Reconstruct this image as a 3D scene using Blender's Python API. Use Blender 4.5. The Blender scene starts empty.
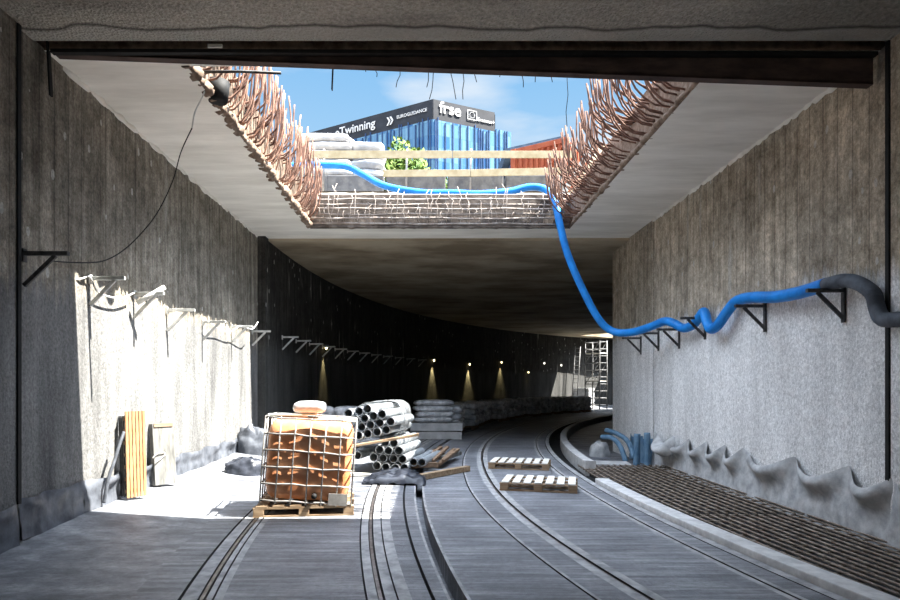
import bpy, math, random
from mathutils import Vector, Matrix, noise
R = random.Random(7)
PI = math.pi
scene = bpy.context.scene
COL = scene.collection
EYE, F, PX, PY = 1.66, 600.0, 430.0, 386.0
CEIL = 5.41

def at(px, py, Y):
    return Vector(((px - PX) * Y / F, Y, EYE + (PY - py) * Y / F))
def fl(px, py, Z=0.0):
    Y = F * (EYE - Z) / (py - PY)
    return Vector(((px - PX) * Y / F, Y, Z))

# ------------------------------------------------------------------ mesh builder
class MB:
    def __init__(s): s.v = []; s.f = []; s.mi = []; s.sm = []
    def add(s, vs, fs, mi=0, smooth=False):
        b = len(s.v); s.v += [Vector(v) for v in vs]
        for f in fs:
            s.f.append([b + i for i in f]); s.mi.append(mi); s.sm.append(smooth)
        return s
    def box(s, c, size, mat=None, mi=0):
        hx, hy, hz = size[0] / 2, size[1] / 2, size[2] / 2
        c = Vector(c)
        vs = [Vector((x, y, z)) for x in (-hx, hx) for y in (-hy, hy) for z in (-hz, hz)]
        if mat is not None: vs = [mat @ v for v in vs]
        return s.add([v + c for v in vs], [(0, 1, 3, 2), (4, 6, 7, 5), (0, 4, 5, 1), (2, 3, 7, 6), (0, 2, 6, 4), (1, 5, 7, 3)], mi)
    def bar(s, a, b, w, h, up=(0, 0, 1)):
        a, b = Vector(a), Vector(b); d = (b - a); L = d.length; d.normalize()
        u = Vector(up)
        if abs(d.dot(u)) > .99: u = Vector((0, 1, 0))
        x = d.cross(u).normalized(); z = x.cross(d)
        m = Matrix((x, d, z)).transposed()
        return s.box((a + b) / 2, (w, L, h), m)
    def tube(s, pts, r, n=8, cap=True, mi=0):
        pts = [Vector(p) for p in pts]; N = len(pts)
        rs = r if isinstance(r, (list, tuple)) else [r] * N
        vs = []; prev = None
        for i, p in enumerate(pts):
            t = (pts[min(i + 1, N - 1)] - pts[max(i - 1, 0)])
            if t.length < 1e-9: t = Vector((0, 0, 1))
            t.normalize()
            if prev is None:
                ref = Vector((0, 0, 1)) if abs(t.z) < .9 else Vector((1, 0, 0))
                x = t.cross(ref).normalized()
            else:
                x = prev - t * prev.dot(t)
                x = x.normalized() if x.length > 1e-6 else t.orthogonal().normalized()
            prev = x; y = t.cross(x)
            for k in range(n):
                a = 2 * PI * k / n
                vs.append(p + (x * math.cos(a) + y * math.sin(a)) * rs[i])
        fs = [(i * n + k, i * n + (k + 1) % n, (i + 1) * n + (k + 1) % n, (i + 1) * n + k) for i in range(N - 1) for k in range(n)]
        if cap: fs += [tuple(range(n - 1, -1, -1)), tuple((N - 1) * n + k for k in range(n))]
        return s.add(vs, fs, mi, True)
    def pipe(s, a, b, r, t, n=20):
        a, b = Vector(a), Vector(b); d = (b - a).normalized()
        x = d.orthogonal().normalized(); y = d.cross(x); vs = []
        for p, q in ((a, r), (b, r), (b, r - t), (a, r - t)):
            vs += [p + (x * math.cos(2 * PI * k / n) + y * math.sin(2 * PI * k / n)) * q for k in range(n)]
        fs = []
        for j in range(4):
            j2 = (j + 1) % 4
            fs += [(j * n + k, j * n + (k + 1) % n, j2 * n + (k + 1) % n, j2 * n + k) for k in range(n)]
        return s.add(vs, fs, 0, False)
    def grid(s, rows, mi=0, smooth=True, close=False, mifun=None):
        n = len(rows[0]); vs = [p for r in rows for p in r]; b = len(s.v)
        s.v += [Vector(v) for v in vs]
        for i in range(len(rows) - 1):
            for k in range(n if close else n - 1):
                k2 = (k + 1) % n
                s.f.append([b + i * n + k, b + i * n + k2, b + (i + 1) * n + k2, b + (i + 1) * n + k])
                s.mi.append(mifun(i, k) if mifun else mi); s.sm.append(smooth)
        return s

def link(name, mb, mats, parent=None, recenter=True, off=None, bevel=0):
    me = bpy.data.meshes.new(name)
    vs = mb.v
    if off is None and parent is None and recenter:
        lo = Vector((min(v.x for v in vs), min(v.y for v in vs), min(v.z for v in vs)))
        hi = Vector((max(v.x for v in vs), max(v.y for v in vs), max(v.z for v in vs)))
        off = Vector(((lo.x + hi.x) / 2, (lo.y + hi.y) / 2, lo.z))
    o0 = off or Vector((0, 0, 0))
    me.from_pydata([tuple(v - o0) for v in vs], [], mb.f)
    for m in (mats if isinstance(mats, (list, tuple)) else [mats]): me.materials.append(m)
    me.polygons.foreach_set('material_index', mb.mi)
    me.polygons.foreach_set('use_smooth', mb.sm)
    me.validate(); me.update()
    o = bpy.data.objects.new(name, me); COL.objects.link(o)
    if parent is not None: o.parent = parent
    elif off is not None: o.location = off
    if bevel:
        m = o.modifiers.new('bevel', 'BEVEL'); m.width = bevel; m.segments = 2; m.limit_method = 'ANGLE'
    return o
def tag(o, label, cat, group=None, kind=None):
    o['label'] = label; o['category'] = cat
    if group: o['group'] = group
    if kind: o['kind'] = kind
    return o
def empty(name, loc, label, cat, group=None, rz=0):
    o = bpy.data.objects.new(name, None); COL.objects.link(o)
    o.location = loc; o.rotation_euler = (0, 0, rz); o.empty_display_size = .1
    return tag(o, label, cat, group)
def wpart(root, name, mb, mats, parent=None, bevel=0):
    return link(name, mb, mats, parent or root, off=Vector(root.location), bevel=bevel)
def copy_tree(o, parent=None):
    c = o.copy(); COL.objects.link(c)
    if parent is not None: c.parent = parent
    for ch in o.children: copy_tree(ch, c)
    return c
def struct(name, mb, mats, label, cat, bevel=0):
    o = link(name, mb, mats, recenter=False, bevel=bevel)
    return tag(o, label, cat, kind='structure')

# ------------------------------------------------------------------ materials
def newmat(name):
    m = bpy.data.materials.new(name); m.use_nodes = True
    nt = m.node_tree; b = nt.nodes['Principled BSDF']
    return m, nt, b
def N(nt, t, **k):
    n = nt.nodes.new(t)
    for a, v in k.items(): setattr(n, a, v)
    return n
def ramp(nt, src, stops, interp='LINEAR'):
    r = N(nt, 'ShaderNodeValToRGB'); r.color_ramp.interpolation = interp
    e = r.color_ramp.elements
    while len(e) > len(stops): e.remove(e[-1])
    while len(e) < len(stops): e.new(.5)
    for i, (p, c) in enumerate(stops):
        e[i].position = p; e[i].color = (*c, 1) if len(c) == 3 else c
    nt.links.new(src, r.inputs[0]); return r.outputs[0]
def noise_t(nt, scale=(1, 1, 1), s=5, detail=6, rough=.6, world=True, dist=0):
    if world: co = N(nt, 'ShaderNodeNewGeometry').outputs['Position']
    else: co = N(nt, 'ShaderNodeTexCoord').outputs['Object']
    mp = N(nt, 'ShaderNodeMapping'); mp.inputs['Scale'].default_value = scale
    nt.links.new(co, mp.inputs[0])
    n = N(nt, 'ShaderNodeTexNoise'); n.inputs['Scale'].default_value = s; n.inputs['Detail'].default_value = detail
    n.inputs['Roughness'].default_value = rough; n.inputs['Distortion'].default_value = dist
    nt.links.new(mp.outputs[0], n.inputs['Vector'])
    return n.outputs['Fac']
def mix(nt, fac, a, b, mode='MIX'):
    m = N(nt, 'ShaderNodeMix', data_type='RGBA', blend_type=mode)
    for i, v in ((0, fac), (6, a), (7, b)):
        if hasattr(v, 'is_linked'): nt.links.new(v, m.inputs[i])
        elif i == 0: m.inputs[0].default_value = v
        else: m.inputs[i].default_value = (*v, 1)
    return m.outputs[2]
def mth(nt, op, a, b=0.0, c=None):
    m = N(nt, 'ShaderNodeMath', operation=op)
    for i, v in enumerate((a, b, c)):
        if v is None: continue
        if hasattr(v, 'is_linked'): nt.links.new(v, m.inputs[i])
        else: m.inputs[i].default_value = v
    return m.outputs[0]
def bump(nt, b, h, st=.4, dist=.02):
    n = N(nt, 'ShaderNodeBump'); n.inputs['Strength'].default_value = st; n.inputs['Distance'].default_value = dist
    nt.links.new(h, n.inputs['Height']); nt.links.new(n.outputs[0], b.inputs['Normal'])
def stuffmat(name, c1, c2, s=6, scale=(1, 1, 1), rough=.85, bst=.4, metal=0, world=False, detail=6, lo=.35, hi=.65, spec=.3):
    m, nt, b = newmat(name)
    n = noise_t(nt, scale, s, detail, world=world)
    nt.links.new(ramp(nt, n, [(lo, c1), (hi, c2)]), b.inputs['Base Color'])
    b.inputs['Roughness'].default_value = rough; b.inputs['Metallic'].default_value = metal
    b.inputs['Specular IOR Level'].default_value = spec
    if bst: bump(nt, b, n, bst)
    return m

def wall_mat(name, dark1, dark2, light1, light2, edge, board=.27, edge_slope=0):
    m, nt, b = newmat(name)
    geo = N(nt, 'ShaderNodeNewGeometry').outputs['Position']
    sx = N(nt, 'ShaderNodeSeparateXYZ'); nt.links.new(geo, sx.inputs[0])
    streak = noise_t(nt, (3, 3, .12), 3.0, 8, .7)
    fine = noise_t(nt, (1, 1, 1), 14, 8, .7)
    big = noise_t(nt, (1, 1, .6), .55, 5, .6)
    dk = ramp(nt, streak, [(.3, dark1), (.7, dark2)])
    dk = mix(nt, ramp(nt, fine, [(.35, (.55,) * 3), (.6, (1.15,) * 3)]), dk, dk)
    dk = mix(nt, .7, dk, ramp(nt, fine, [(.3, (.6,) * 3), (.7, (1.1,) * 3)]), 'MULTIPLY')
    dk = mix(nt, .85, dk, ramp(nt, big, [(.35, (.5,) * 3), (.65, (1.15,) * 3)]), 'MULTIPLY')
    dk = mix(nt, .8, dk, ramp(nt, noise_t(nt, (1, 1, .8), 4.5, 8, .75), [(.36, (.5, .48, .45)), (.6, (1.25,) * 3)]), 'MULTIPLY')
    # narrow board joints of the formwork
    fr = mth(nt, 'FRACT', mth(nt, 'DIVIDE', sx.outputs['Y'], board))
    jn = mth(nt, 'LESS_THAN', mth(nt, 'ABSOLUTE', mth(nt, 'SUBTRACT', fr, .5)), .035)
    dk = mix(nt, mth(nt, 'MULTIPLY', jn, .4), dk, (.015, .014, .013))
    # pale lime specks
    vo = N(nt, 'ShaderNodeTexVoronoi'); vo.inputs['Scale'].default_value = 3.2
    mp = N(nt, 'ShaderNodeMapping'); mp.inputs['Scale'].default_value = (1, 1, .55); nt.links.new(geo, mp.inputs[0])
    nt.links.new(mp.outputs[0], vo.inputs['Vector'])
    sp = mth(nt, 'LESS_THAN', mth(nt, 'ADD', vo.outputs['Distance'], mth(nt, 'MULTIPLY', fine, .1)), .155)
    dk = mix(nt, mth(nt, 'MULTIPLY', sp, .75), dk, (.55, .54, .5))
    # pale runs of lime
    run = noise_t(nt, (1.6, 1.6, .22), 2.2, 4, .5)
    dk = mix(nt, ramp(nt, run, [(.66, (0,) * 3), (.72, (.55,) * 3)]), dk, (.5, .48, .43))
    lt = ramp(nt, noise_t(nt, (1.5, 1.5, .25), 1.6, 7, .65), [(.3, light1), (.65, light2)])
    lt = mix(nt, .35, lt, ramp(nt, fine, [(.3, (.55,) * 3), (.6, (1.05,) * 3)]), 'MULTIPLY')
    ed = mth(nt, 'ADD', mth(nt, 'MULTIPLY', mth(nt, 'SUBTRACT', streak, .5), 1.1), mth(nt, 'MULTIPLY', mth(nt, 'SUBTRACT', big, .5), .9))
    zz = mth(nt, 'SUBTRACT', mth(nt, 'ADD', sx.outputs['Z'], ed), mth(nt, 'ADD', edge, mth(nt, 'MULTIPLY', sx.outputs['Y'], edge_slope)))
    fac = ramp(nt, mth(nt, 'ADD', mth(nt, 'MULTIPLY', zz, 1.0), .5), [(.36, (0,) * 3), (.62, (1,) * 3)])
    grit = noise_t(nt, (1, 1, .7), 38, 5, .8)
    wc = mix(nt, .85, mix(nt, fac, lt, dk), ramp(nt, grit, [(.34, (.5,) * 3), (.62, (1.25,) * 3)]), 'MULTIPLY')
    nt.links.new(wc, b.inputs['Base Color'])
    b.inputs['Roughness'].default_value = .9; b.inputs['Specular IOR Level'].default_value = .2
    bump(nt, b, mth(nt, 'ADD', mth(nt, 'ADD', fine, mth(nt, 'MULTIPLY', streak, .7)), mth(nt, 'MULTIPLY', jn, -.5)), .7, .03)
    return m

M = {}
M['wall_l'] = wall_mat('left wall concrete', (.20, .178, .145), (.58, .53, .44), (.09, .09, .09), (.25, .248, .24), 2.75)
M['wall_r'] = wall_mat('right wall concrete', (.34, .29, .22), (.74, .65, .52), (.66, .66, .65), (.90, .90, .89), 2.95)
M['wall_far'] = wall_mat('shade darkened far wall', (.03, .028, .026), (.10, .095, .085), (.04, .04, .038), (.10, .10, .096), 2.6)  # dark all over, the gloom of the far tunnel put into the colour
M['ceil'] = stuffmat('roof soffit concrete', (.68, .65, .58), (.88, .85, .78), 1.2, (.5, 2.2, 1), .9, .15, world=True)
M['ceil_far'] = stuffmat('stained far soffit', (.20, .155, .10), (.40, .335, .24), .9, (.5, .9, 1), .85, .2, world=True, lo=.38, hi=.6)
M['slab_edge'] = stuffmat('broken slab edge', (.12, .08, .055), (.28, .21, .16), 9, (1, 1, 1), .95, .9, world=True)
M['far_face'] = stuffmat('shade toned broken concrete', (.08, .065, .055), (.22, .185, .16), 5, (1, 1, 1), .95, .9, world=True)  # brown deepened to paint in the shade on the far face
def floor_mat(name, sc_):
    m, nt, b = newmat(name)
    st = noise_t(nt, sc_, 2.2, 9, .72); bg_ = noise_t(nt, (1, 1, 1), .8, 6, .65); fi = noise_t(nt, (1, 1, 1), 17, 8, .8)
    c = ramp(nt, st, [(.28, (.065, .07, .083)), (.5, (.20, .21, .23)), (.72, (.43, .44, .455))])
    c = mix(nt, .85, c, ramp(nt, bg_, [(.36, (.5, .5, .52)), (.62, (1.1, 1.1, 1.1))]), 'MULTIPLY')
    c = mix(nt, .7, c, ramp(nt, fi, [(.3, (.45,) * 3), (.58, (1.1,) * 3)]), 'MULTIPLY')
    nt.links.new(c, b.inputs['Base Color']); b.inputs['Roughness'].default_value = .5; b.inputs['Specular IOR Level'].default_value = .4
    bump(nt, b, mth(nt, 'ADD', fi, st), .5, .02)
    return m
M['floor'] = floor_mat('track slab concrete', (.35, 5.0, 1))
M['floor_plain'] = floor_mat('plain floor concrete', (.9, 1.6, 1))
M['band'] = stuffmat('pale rail strip', (.20, .205, .21), (.44, .44, .445), 6, (1, 1, 1), .6, .2, world=True)
M['groove'] = stuffmat('dark groove', (.012, .012, .014), (.03, .03, .03), 8, (1, 1, 1), .9, .1, world=True)
M['curb'] = stuffmat('kerb concrete', (.42, .42, .42), (.62, .62, .61), 7, (1, 1, 1), .75, .3, world=True)
M['rail'] = stuffmat('worn rail steel', (.10, .08, .07), (.26, .24, .23), 9, (1, 1, 1), .4, .1, metal=.7, world=True)
M['rust'] = stuffmat('rusty bar', (.20, .095, .06), (.44, .27, .20), 7, (1, 1, 1), .85, .2, world=True)
M['rust_dk'] = stuffmat('dark rusty bar', (.10, .05, .035), (.26, .15, .11), 7, (1, 1, 1), .85, .2, world=True)
M['dusty'] = stuffmat('dusty sunlit bar', (.24, .19, .16), (.46, .41, .37), 7, (1, 1, 1), .85, .2, world=True)  # concrete dust, with the sunlight on the far bars also in the colour
M['mesh_steel'] = stuffmat('mat steel', (.12, .09, .07), (.30, .25, .20), 9, (1, 1, 1), .7, .1, metal=.2, world=True)
M['beam'] = stuffmat('rusty beam steel', (.035, .022, .018), (.085, .055, .045), 3, (1, 1, 3), .7, .3, world=True)
M['scaf'] = stuffmat('grey scaffold tube', (.10, .10, .10), (.2, .2, .2), 9, (1, 1, 1), .5, .1)
M['black'] = stuffmat('black rubber', (.004, .004, .004), (.012, .012, .012), 8, (1, 1, 1), .7, .2)
M['blue'] = stuffmat('blue hose', (.012, .17, .55), (.016, .27, .78), 4, (1, 1, 1), .45, .05, world=True)
M['soot'] = stuffmat('sooty hose', (.035, .04, .05), (.12, .14, .17), 4, (1, 1, 1), .7, .3, world=True)
M['steel'] = stuffmat('galvanised bracket', (.38, .39, .38), (.62, .62, .6), 9, (1, 1, 1), .5, .1, metal=.2, world=True)
M['dark_steel'] = stuffmat('dark bracket steel', (.03, .03, .03), (.10, .10, .10), 9, (1, 1, 1), .6, .1, metal=.2, world=True)
M['white_cable'] = stuffmat('white cable', (.6, .6, .57), (.8, .8, .77), 9, (1, 1, 1), .6, .1)
M['orange'] = stuffmat('orange tank plastic', (.58, .19, .065), (.72, .38, .21), 2.2, (1, 1, 1.8), .4, .1)
M['cage'] = stuffmat('cage tube steel', (.22, .21, .20), (.36, .35, .33), 9, (1, 1, 1), .4, .05, metal=.4)
M['wood'] = stuffmat('pale wood', (.22, .14, .08), (.38, .28, .18), 3, (1, 6, 6), .8, .2)
M['wood_white'] = stuffmat('whitish wood', (.55, .52, .46), (.80, .77, .70), 3, (1, 6, 6), .8, .2)
M['wood_dk'] = stuffmat('brown wood', (.12, .075, .045), (.30, .20, .13), 3, (1, 6, 6), .85, .2)
M['orange_wood'] = stuffmat('orange pine', (.26, .13, .055), (.38, .225, .115), 3, (6, 6, 1), .8, .2)
M['grey_wood'] = stuffmat('weathered grey wood', (.09, .09, .083), (.20, .197, .185), 3, (6, 6, 1), .85, .3)
M['pvc'] = stuffmat('grey pipe plastic', (.20, .22, .24), (.34, .36, .37), 5, (1, 1, 1), .4, .05, world=True)
M['sack_white'] = stuffmat('white sack', (.36, .375, .40), (.60, .60, .60), 3, (1, 1, 1), .7, .3, world=True)
M['sack_grey'] = stuffmat('grey wrapped sack', (.30, .31, .33), (.72, .73, .76), 5, (1, 1, 1), .3, .5, world=True)
M['slab'] = stuffmat('precast slab', (.36, .36, .36), (.5, .5, .5), 5, (1, 1, 1), .8, .2, world=True)
M['tarp'] = stuffmat('black tarpaulin', (.008, .01, .014), (.045, .05, .065), 4, (1, 1, 1), .35, .5, world=True)
M['membrane'] = stuffmat('dark membrane', (.045, .05, .06), (.115, .125, .145), 5, (1, 1, 1), .45, .4, world=True)
M['geotex'] = stuffmat('grey geotextile', (.30, .31, .32), (.52, .53, .53), 6, (1, 1, 1), .75, .5, world=True)
M['bluepipe'] = stuffmat('dull blue pipe', (.07, .15, .24), (.16, .27, .38), 4, (1, 1, 1), .5, .1, world=True)
M['boardpaint'] = stuffmat('cream barrier board', (.30, .245, .145), (.40, .345, .23), 5, (1, 1, 1), .7, .1, world=True)
M['barrier'] = stuffmat('grey barrier concrete', (.08, .082, .09), (.15, .15, .15), 4, (1, 1, 1), .9, .4, world=True)
M['earth'] = stuffmat('pale site ground', (.15, .13, .105), (.26, .23, .195), 2, (1, 1, 1), .95, .6, world=True)
M['container'] = stuffmat('orange painted steel', (.24, .045, .018), (.32, .085, .035), 3, (1, 1, 1), .6, .1, world=True)
M['roofdark'] = stuffmat('dark sheet roof', (.02, .04, .08), (.05, .08, .13), 2, (1, 1, 1), .5, .1, world=True)
M['signblack'] = stuffmat('charcoal cladding', (.008, .010, .015), (.02, .022, .03), 1, (1, 1, 1), .6, .05, world=True)
M['letters'] = stuffmat('white letters', (.5, .5, .5), (.6, .6, .6), 1, (1, 1, 1), .6, 0)
M['fin'] = stuffmat('navy fins', (.01, .03, .09), (.03, .07, .17), 1, (1, 1, 1), .4, 0)
M['leaf'] = stuffmat('leaves', (.03, .09, .01), (.16, .23, .03), 2.2, (1, 1, 1), .7, 0, world=True)
M['bark'] = stuffmat('bark', (.10, .07, .05), (.2, .15, .1), 5, (1, 1, 3), .9, .4)
M['green_board'] = stuffmat('grey green board', (.35, .40, .36), (.5, .54, .5), 4, (1, 5, 1), .8, .1)

def near_ceiling():
    m, nt, b = newmat('felt lined near roof')
    geo = N(nt, 'ShaderNodeNewGeometry').outputs['Position']
    sx = N(nt, 'ShaderNodeSeparateXYZ'); nt.links.new(geo, sx.inputs[0])
    fine = noise_t(nt, (1, 1, 1), 22, 8, .8)
    lum = noise_t(nt, (.35, 1.4, 1), 1.1, 4, .5)
    c = ramp(nt, fine, [(.35, (.26, .24, .20)), (.65, (.64, .60, .52))])
    c = mix(nt, .8, c, ramp(nt, lum, [(.36, (.45,) * 3), (.6, (1,) * 3)]), 'MULTIPLY')
    wob = mth(nt, 'MULTIPLY', mth(nt, 'SUBTRACT', noise_t(nt, (1, .01, 1), .9, 3, .5), .5), .45)
    yy = mth(nt, 'ADD', sx.outputs['Y'], wob)
    line = ramp(nt, mth(nt, 'ABSOLUTE', mth(nt, 'SUBTRACT', yy, 6.27)), [(0, (1,) * 3), (.045, (0,) * 3)])
    pale = ramp(nt, mth(nt, 'SUBTRACT', yy, 5.8), [(.47, (0,) * 3), (.5, (1,) * 3)])
    c = mix(nt, mth(nt, 'MULTIPLY', pale, .6), c, (.42, .41, .37))
    c = mix(nt, mth(nt, 'MULTIPLY', line, .85), c, (.02, .018, .015))
    vo = N(nt, 'ShaderNodeTexVoronoi'); vo.inputs['Scale'].default_value = 34
    nt.links.new(geo, vo.inputs['Vector'])
    nt.links.new(c, b.inputs['Base Color']); b.inputs['Roughness'].default_value = .95
    bump(nt, b, mth(nt, 'ADD', fine, vo.outputs['Distance']), .9, .03)
    return m
M['near_ceil'] = near_ceiling()

def glass_mat():
    m, nt, b = newmat('blue curtain wall glass')
    uv = N(nt, 'ShaderNodeTexCoord').outputs['UV']
    br = N(nt, 'ShaderNodeTexBrick'); br.offset = 0
    br.inputs['Scale'].default_value = 1; br.inputs['Brick Width'].default_value = .55; br.inputs['Row Height'].default_value = 1.5
    br.inputs['Mortar Size'].default_value = .05; br.inputs['Color1'].default_value = (.025, .10, .26, 1); br.inputs['Color2'].default_value = (.14, .27, .38, 1)
    br.inputs['Mortar'].default_value = (.08, .17, .27, 1)
    nt.links.new(uv, br.inputs['Vector'])
    nt.links.new(br.outputs['Color'], b.inputs['Base Color'])
    b.inputs['Roughness'].default_value = .15; b.inputs['Specular IOR Level'].default_value = .8
    return m
M['glass'] = glass_mat()
def film_mat():
    m, nt, b = newmat('clear wrapping film')
    out = nt.nodes['Material Output']
    tr = N(nt, 'ShaderNodeBsdfTransparent'); gl = N(nt, 'ShaderNodeMixShader')
    b.inputs['Base Color'].default_value = (.4, .42, .44, 1); b.inputs['Roughness'].default_value = .2
    n = noise_t(nt, (1, 1, 1), 9, 5, .6)
    nt.links.new(ramp(nt, n, [(.35, (.15,) * 3), (.7, (.75,) * 3)]), gl.inputs[0])
    nt.links.new(tr.outputs[0], gl.inputs[1]); nt.links.new(b.outputs[0], gl.inputs[2])
    nt.links.new(gl.outputs[0], out.inputs[0]); bump(nt, b, n, .8, .03)
    return m
M['film'] = film_mat()
def emit(name, c, s):
    m, nt, b = newmat(name)
    b.inputs['Emission Color'].default_value = (*c, 1); b.inputs['Emission Strength'].default_value = s
    b.inputs['Base Color'].default_value = (*c, 1)
    return m
M['bulb'] = emit('lit lamp', (1, .82, .42), 5)
M['bulb_w'] = emit('lit white lamp', (1, .94, .8), 4)

# ------------------------------------------------------------------ setting: floor lofted along the curving tracks
YC = 10.3
def stations():
    st = [('n', -16), ('n', 0)]
    y = 2.5
    while y < YC - .01: st.append(('n', y)); y += .3
    return st + [('f', math.radians(a)) for a in [x * 1.5 for x in range(0, 51)]]
ST = stations()
def lx(x0, rn, st):
    if st[0] == 'n':
        y = st[1]; ye = max(y, 2.5)
        return x0 + (ye - YC) ** 2 / (2 * rn), y
    r = 42 - (x0 - 1.06)
    return x0 + r * (1 - math.cos(st[1])), YC + r * math.sin(st[1])
def loft(cols, trench=None):
    """cols: (x0, near radius, z) across; material index of the strip to the right of each column"""
    mb = MB(); rows = []
    for st in ST:
        row = []
        for (x0, rn, z, mi) in cols:
            x, y = lx(x0, rn, st); row.append(Vector((x, y, z(y) if callable(z) else z)))
        rows.append(row)
    mb.grid(rows, smooth=False, mifun=lambda i, k: cols[k][3])
    return mb
G = -.05
D_, B_, S_, P_, RL = 0, 1, 2, 3, 4
def zl(y): return max(0, min(.10, .02 + (y - 6) * .055)) + max(0, min(y - 7.5, 9)) * .016
cols = [(-7.0, 1e5, zl, 3), (-4.25, 1e5, zl, 3), (-2.85, 31, 0, 3), (-2.849, 31, .004, 0), (-2.472, 31, .004, 2), (-2.468, 31, G, 2), (-2.448, 31, G, 2), (-2.444, 31, .006, 1),
        (-2.335, 30, .006, 2), (-2.33, 30, G, 2), (-2.275, 30, G, 2), (-2.27, 30, .006, 1), (-2.222, 30, .006, 2), (-2.22, 30, G, 2), (-2.208, 30, G, 2), (-2.206, 30, .006, 1), (-2.14, 30, .004, 0),
        (-.982, 33, .004, 2), (-.98, 33, G, 2), (-.968, 33, G, 2), (-.966, 33, .006, 1), (-.885, 33, .006, 2), (-.88, 33, G, 2), (-.832, 33, G, 2), (-.828, 33, .006, 1),
        (-.738, 33, .006, 2), (-.736, 33, G, 2), (-.726, 33, G, 2), (-.724, 33, .006, 1), (-.62, 33, .004, 0),
        (-.43, 36, .004, 2), (-.427, 36, G, 2), (-.403, 36, G, 2), (-.40, 36, .004, 0), (-.26, 40, .004, 1), (-.235, 40, .004, 0),
        (-.232, 40, -.18, 0), (-.132, 38, -.20, 0), (-.13, 38, .004, 1), (-.10, 38, .004, 0),
        (.612, 24, .004, 2), (.615, 24, G, 2), (.632, 24, G, 2), (.635, 24, .004, 1), (.665, 24, .004, 0),
        (.93, 24, .004, 1), (1.022, 24, .006, 2), (1.026, 24, G, 2), (1.07, 24, G, 2), (1.074, 24, .006, 1), (1.17, 24, .004, 0),
        (2.38, 38, .004, 1), (2.43, 38, .006, 2), (2.433, 38, G, 2), (2.457, 38, G, 2), (2.46, 38, .006, 1), (2.51, 38, .004, 0),
        (2.70, 37, .004, 2), (2.703, 37, G, 2), (2.715, 37, G, 2), (2.718, 37, .004, 1), (2.82, 37, .004, 2), (2.821, 37, -.2, 2), (3.4, 37, -.2, 2), (3.41, 37, -.14, 3), (8.0, 1e5, -.14, 3), (20, 1e5, -.14, 3)]
struct('floor', loft(cols), [M['floor'], M['band'], M['groove'], M['floor_plain']], 'concrete tunnel floor slabs with grooves for the curving tram rails', 'floor')
# rails lying in the grooves
def sweep(x0a, x0b, rn, z0, z1, i0=0, i1=None):
    mb = MB(); rows = []
    for st in ST[i0:i1]:
        a = lx(x0a, rn, st); b = lx(x0b, rn, st)
        rows.append([Vector((a[0], a[1], z0)), Vector((a[0], a[1], z1)), Vector((b[0], b[1], z1)), Vector((b[0], b[1], z0))])
    mb.grid(rows, smooth=False, close=True)
    n = len(rows)
    mb.f += [[0, 1, 2, 3], [4 * n - 1, 4 * n - 2, 4 * n - 3, 4 * n - 4]]; mb.mi += [0, 0]; mb.sm += [False, False]
    return mb
for k, (xa, xb, rn, lab) in enumerate([(-2.325, -2.295, 30, 'leftmost rail, left rail of the left track'), (-.875, -.845, 33, 'right rail of the left track beside the narrow trench'),
                                  (1.03, 1.055, 24, 'left rail of the right track with pallets beside it'), (2.432, 2.452, 38, 'rusty right rail of the right track near the kerb')]):
    o = link('tram_rail', sweep(xa, xb, rn, -.05, -.004, 2, 40), M['rail']); tag(o, lab, 'rail')
i_near = ST.index(('f', math.radians(4.5)))
o = link('kerb', sweep(2.845, 3.07, 37, -.2, .07, 2, 27 + 2), M['curb'], bevel=.01); tag(o, 'long pale concrete kerb curving beside the rusty steel mesh strip', 'kerb')
o = link('kerb', sweep(3.16, 3.36, 37, -.2, .10, 27 + 3, 60), M['curb'], bevel=.012); tag(o, 'far kerb length beyond the gap, bending into the dark tunnel', 'kerb')

# ------------------------------------------------------------------ walls
def wall(path, z0, z1, thick, side):
    """path: list of (x,y); side +1: thickness goes to the right of travel"""
    mb = MB(); rows = []; n = len(path)
    for i, p in enumerate(path):
        a = Vector(path[max(i - 1, 0)]); b = Vector(path[min(i + 1, n - 1)]); t = (b - a).normalized()
        nn = Vector((t.y, -t.x)) * side * thick
        rows.append([Vector((p[0], p[1], z0)), Vector((p[0], p[1], z1)), Vector((p[0] + nn.x, p[1] + nn.y, z1)), Vector((p[0] + nn.x, p[1] + nn.y, z0))])
    mb.grid(rows, smooth=False, close=True)
    m = 4 * n
    mb.f += [[0, 1, 2, 3], [m - 1, m - 2, m - 3, m - 4]]; mb.mi += [0, 0]; mb.sm += [False, False]
    return mb
CX, CY, RW = 33.9, 15.0, 38.0
def arc(r, a0, a1, n=40):
    return [(CX - r * math.cos(math.radians(a0 + (a1 - a0) * i / n)), CY + r * math.sin(math.radians(a0 + (a1 - a0) * i / n))) for i in range(n + 1)]
struct('wall_left', wall([(-4.31, y) for y in (6.24, 9, 12, 15.05)], -.5, CEIL + .02, .5, -1), M['wall_l'], 'left concrete wall, sunlit low and dark stained above', 'wall')
struct('wall_left_near', wall([(-4.26, y) for y in (-16, 0, 6.19)], -.5, CEIL + .02, .5, -1), M['wall_l'], 'narrow strip of concrete wall at the left photo edge', 'wall')
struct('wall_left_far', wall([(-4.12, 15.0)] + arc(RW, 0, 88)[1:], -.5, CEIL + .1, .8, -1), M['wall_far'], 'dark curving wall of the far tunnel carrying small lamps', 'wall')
struct('wall_right', wall([(5.04, y) for y in (6.57, 9, 12, 13.5)], -.6, CEIL + .02, .5, 1), M['wall_r'], 'right concrete wall, brown above and pale grey below the hose', 'wall')
struct('wall_right_near', wall([(4.99, y) for y in (-16, 0, 6.50)], -.6, CEIL + .02, .5, 1), M['wall_r'], 'narrow strip of concrete wall at the right photo edge', 'wall')
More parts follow.
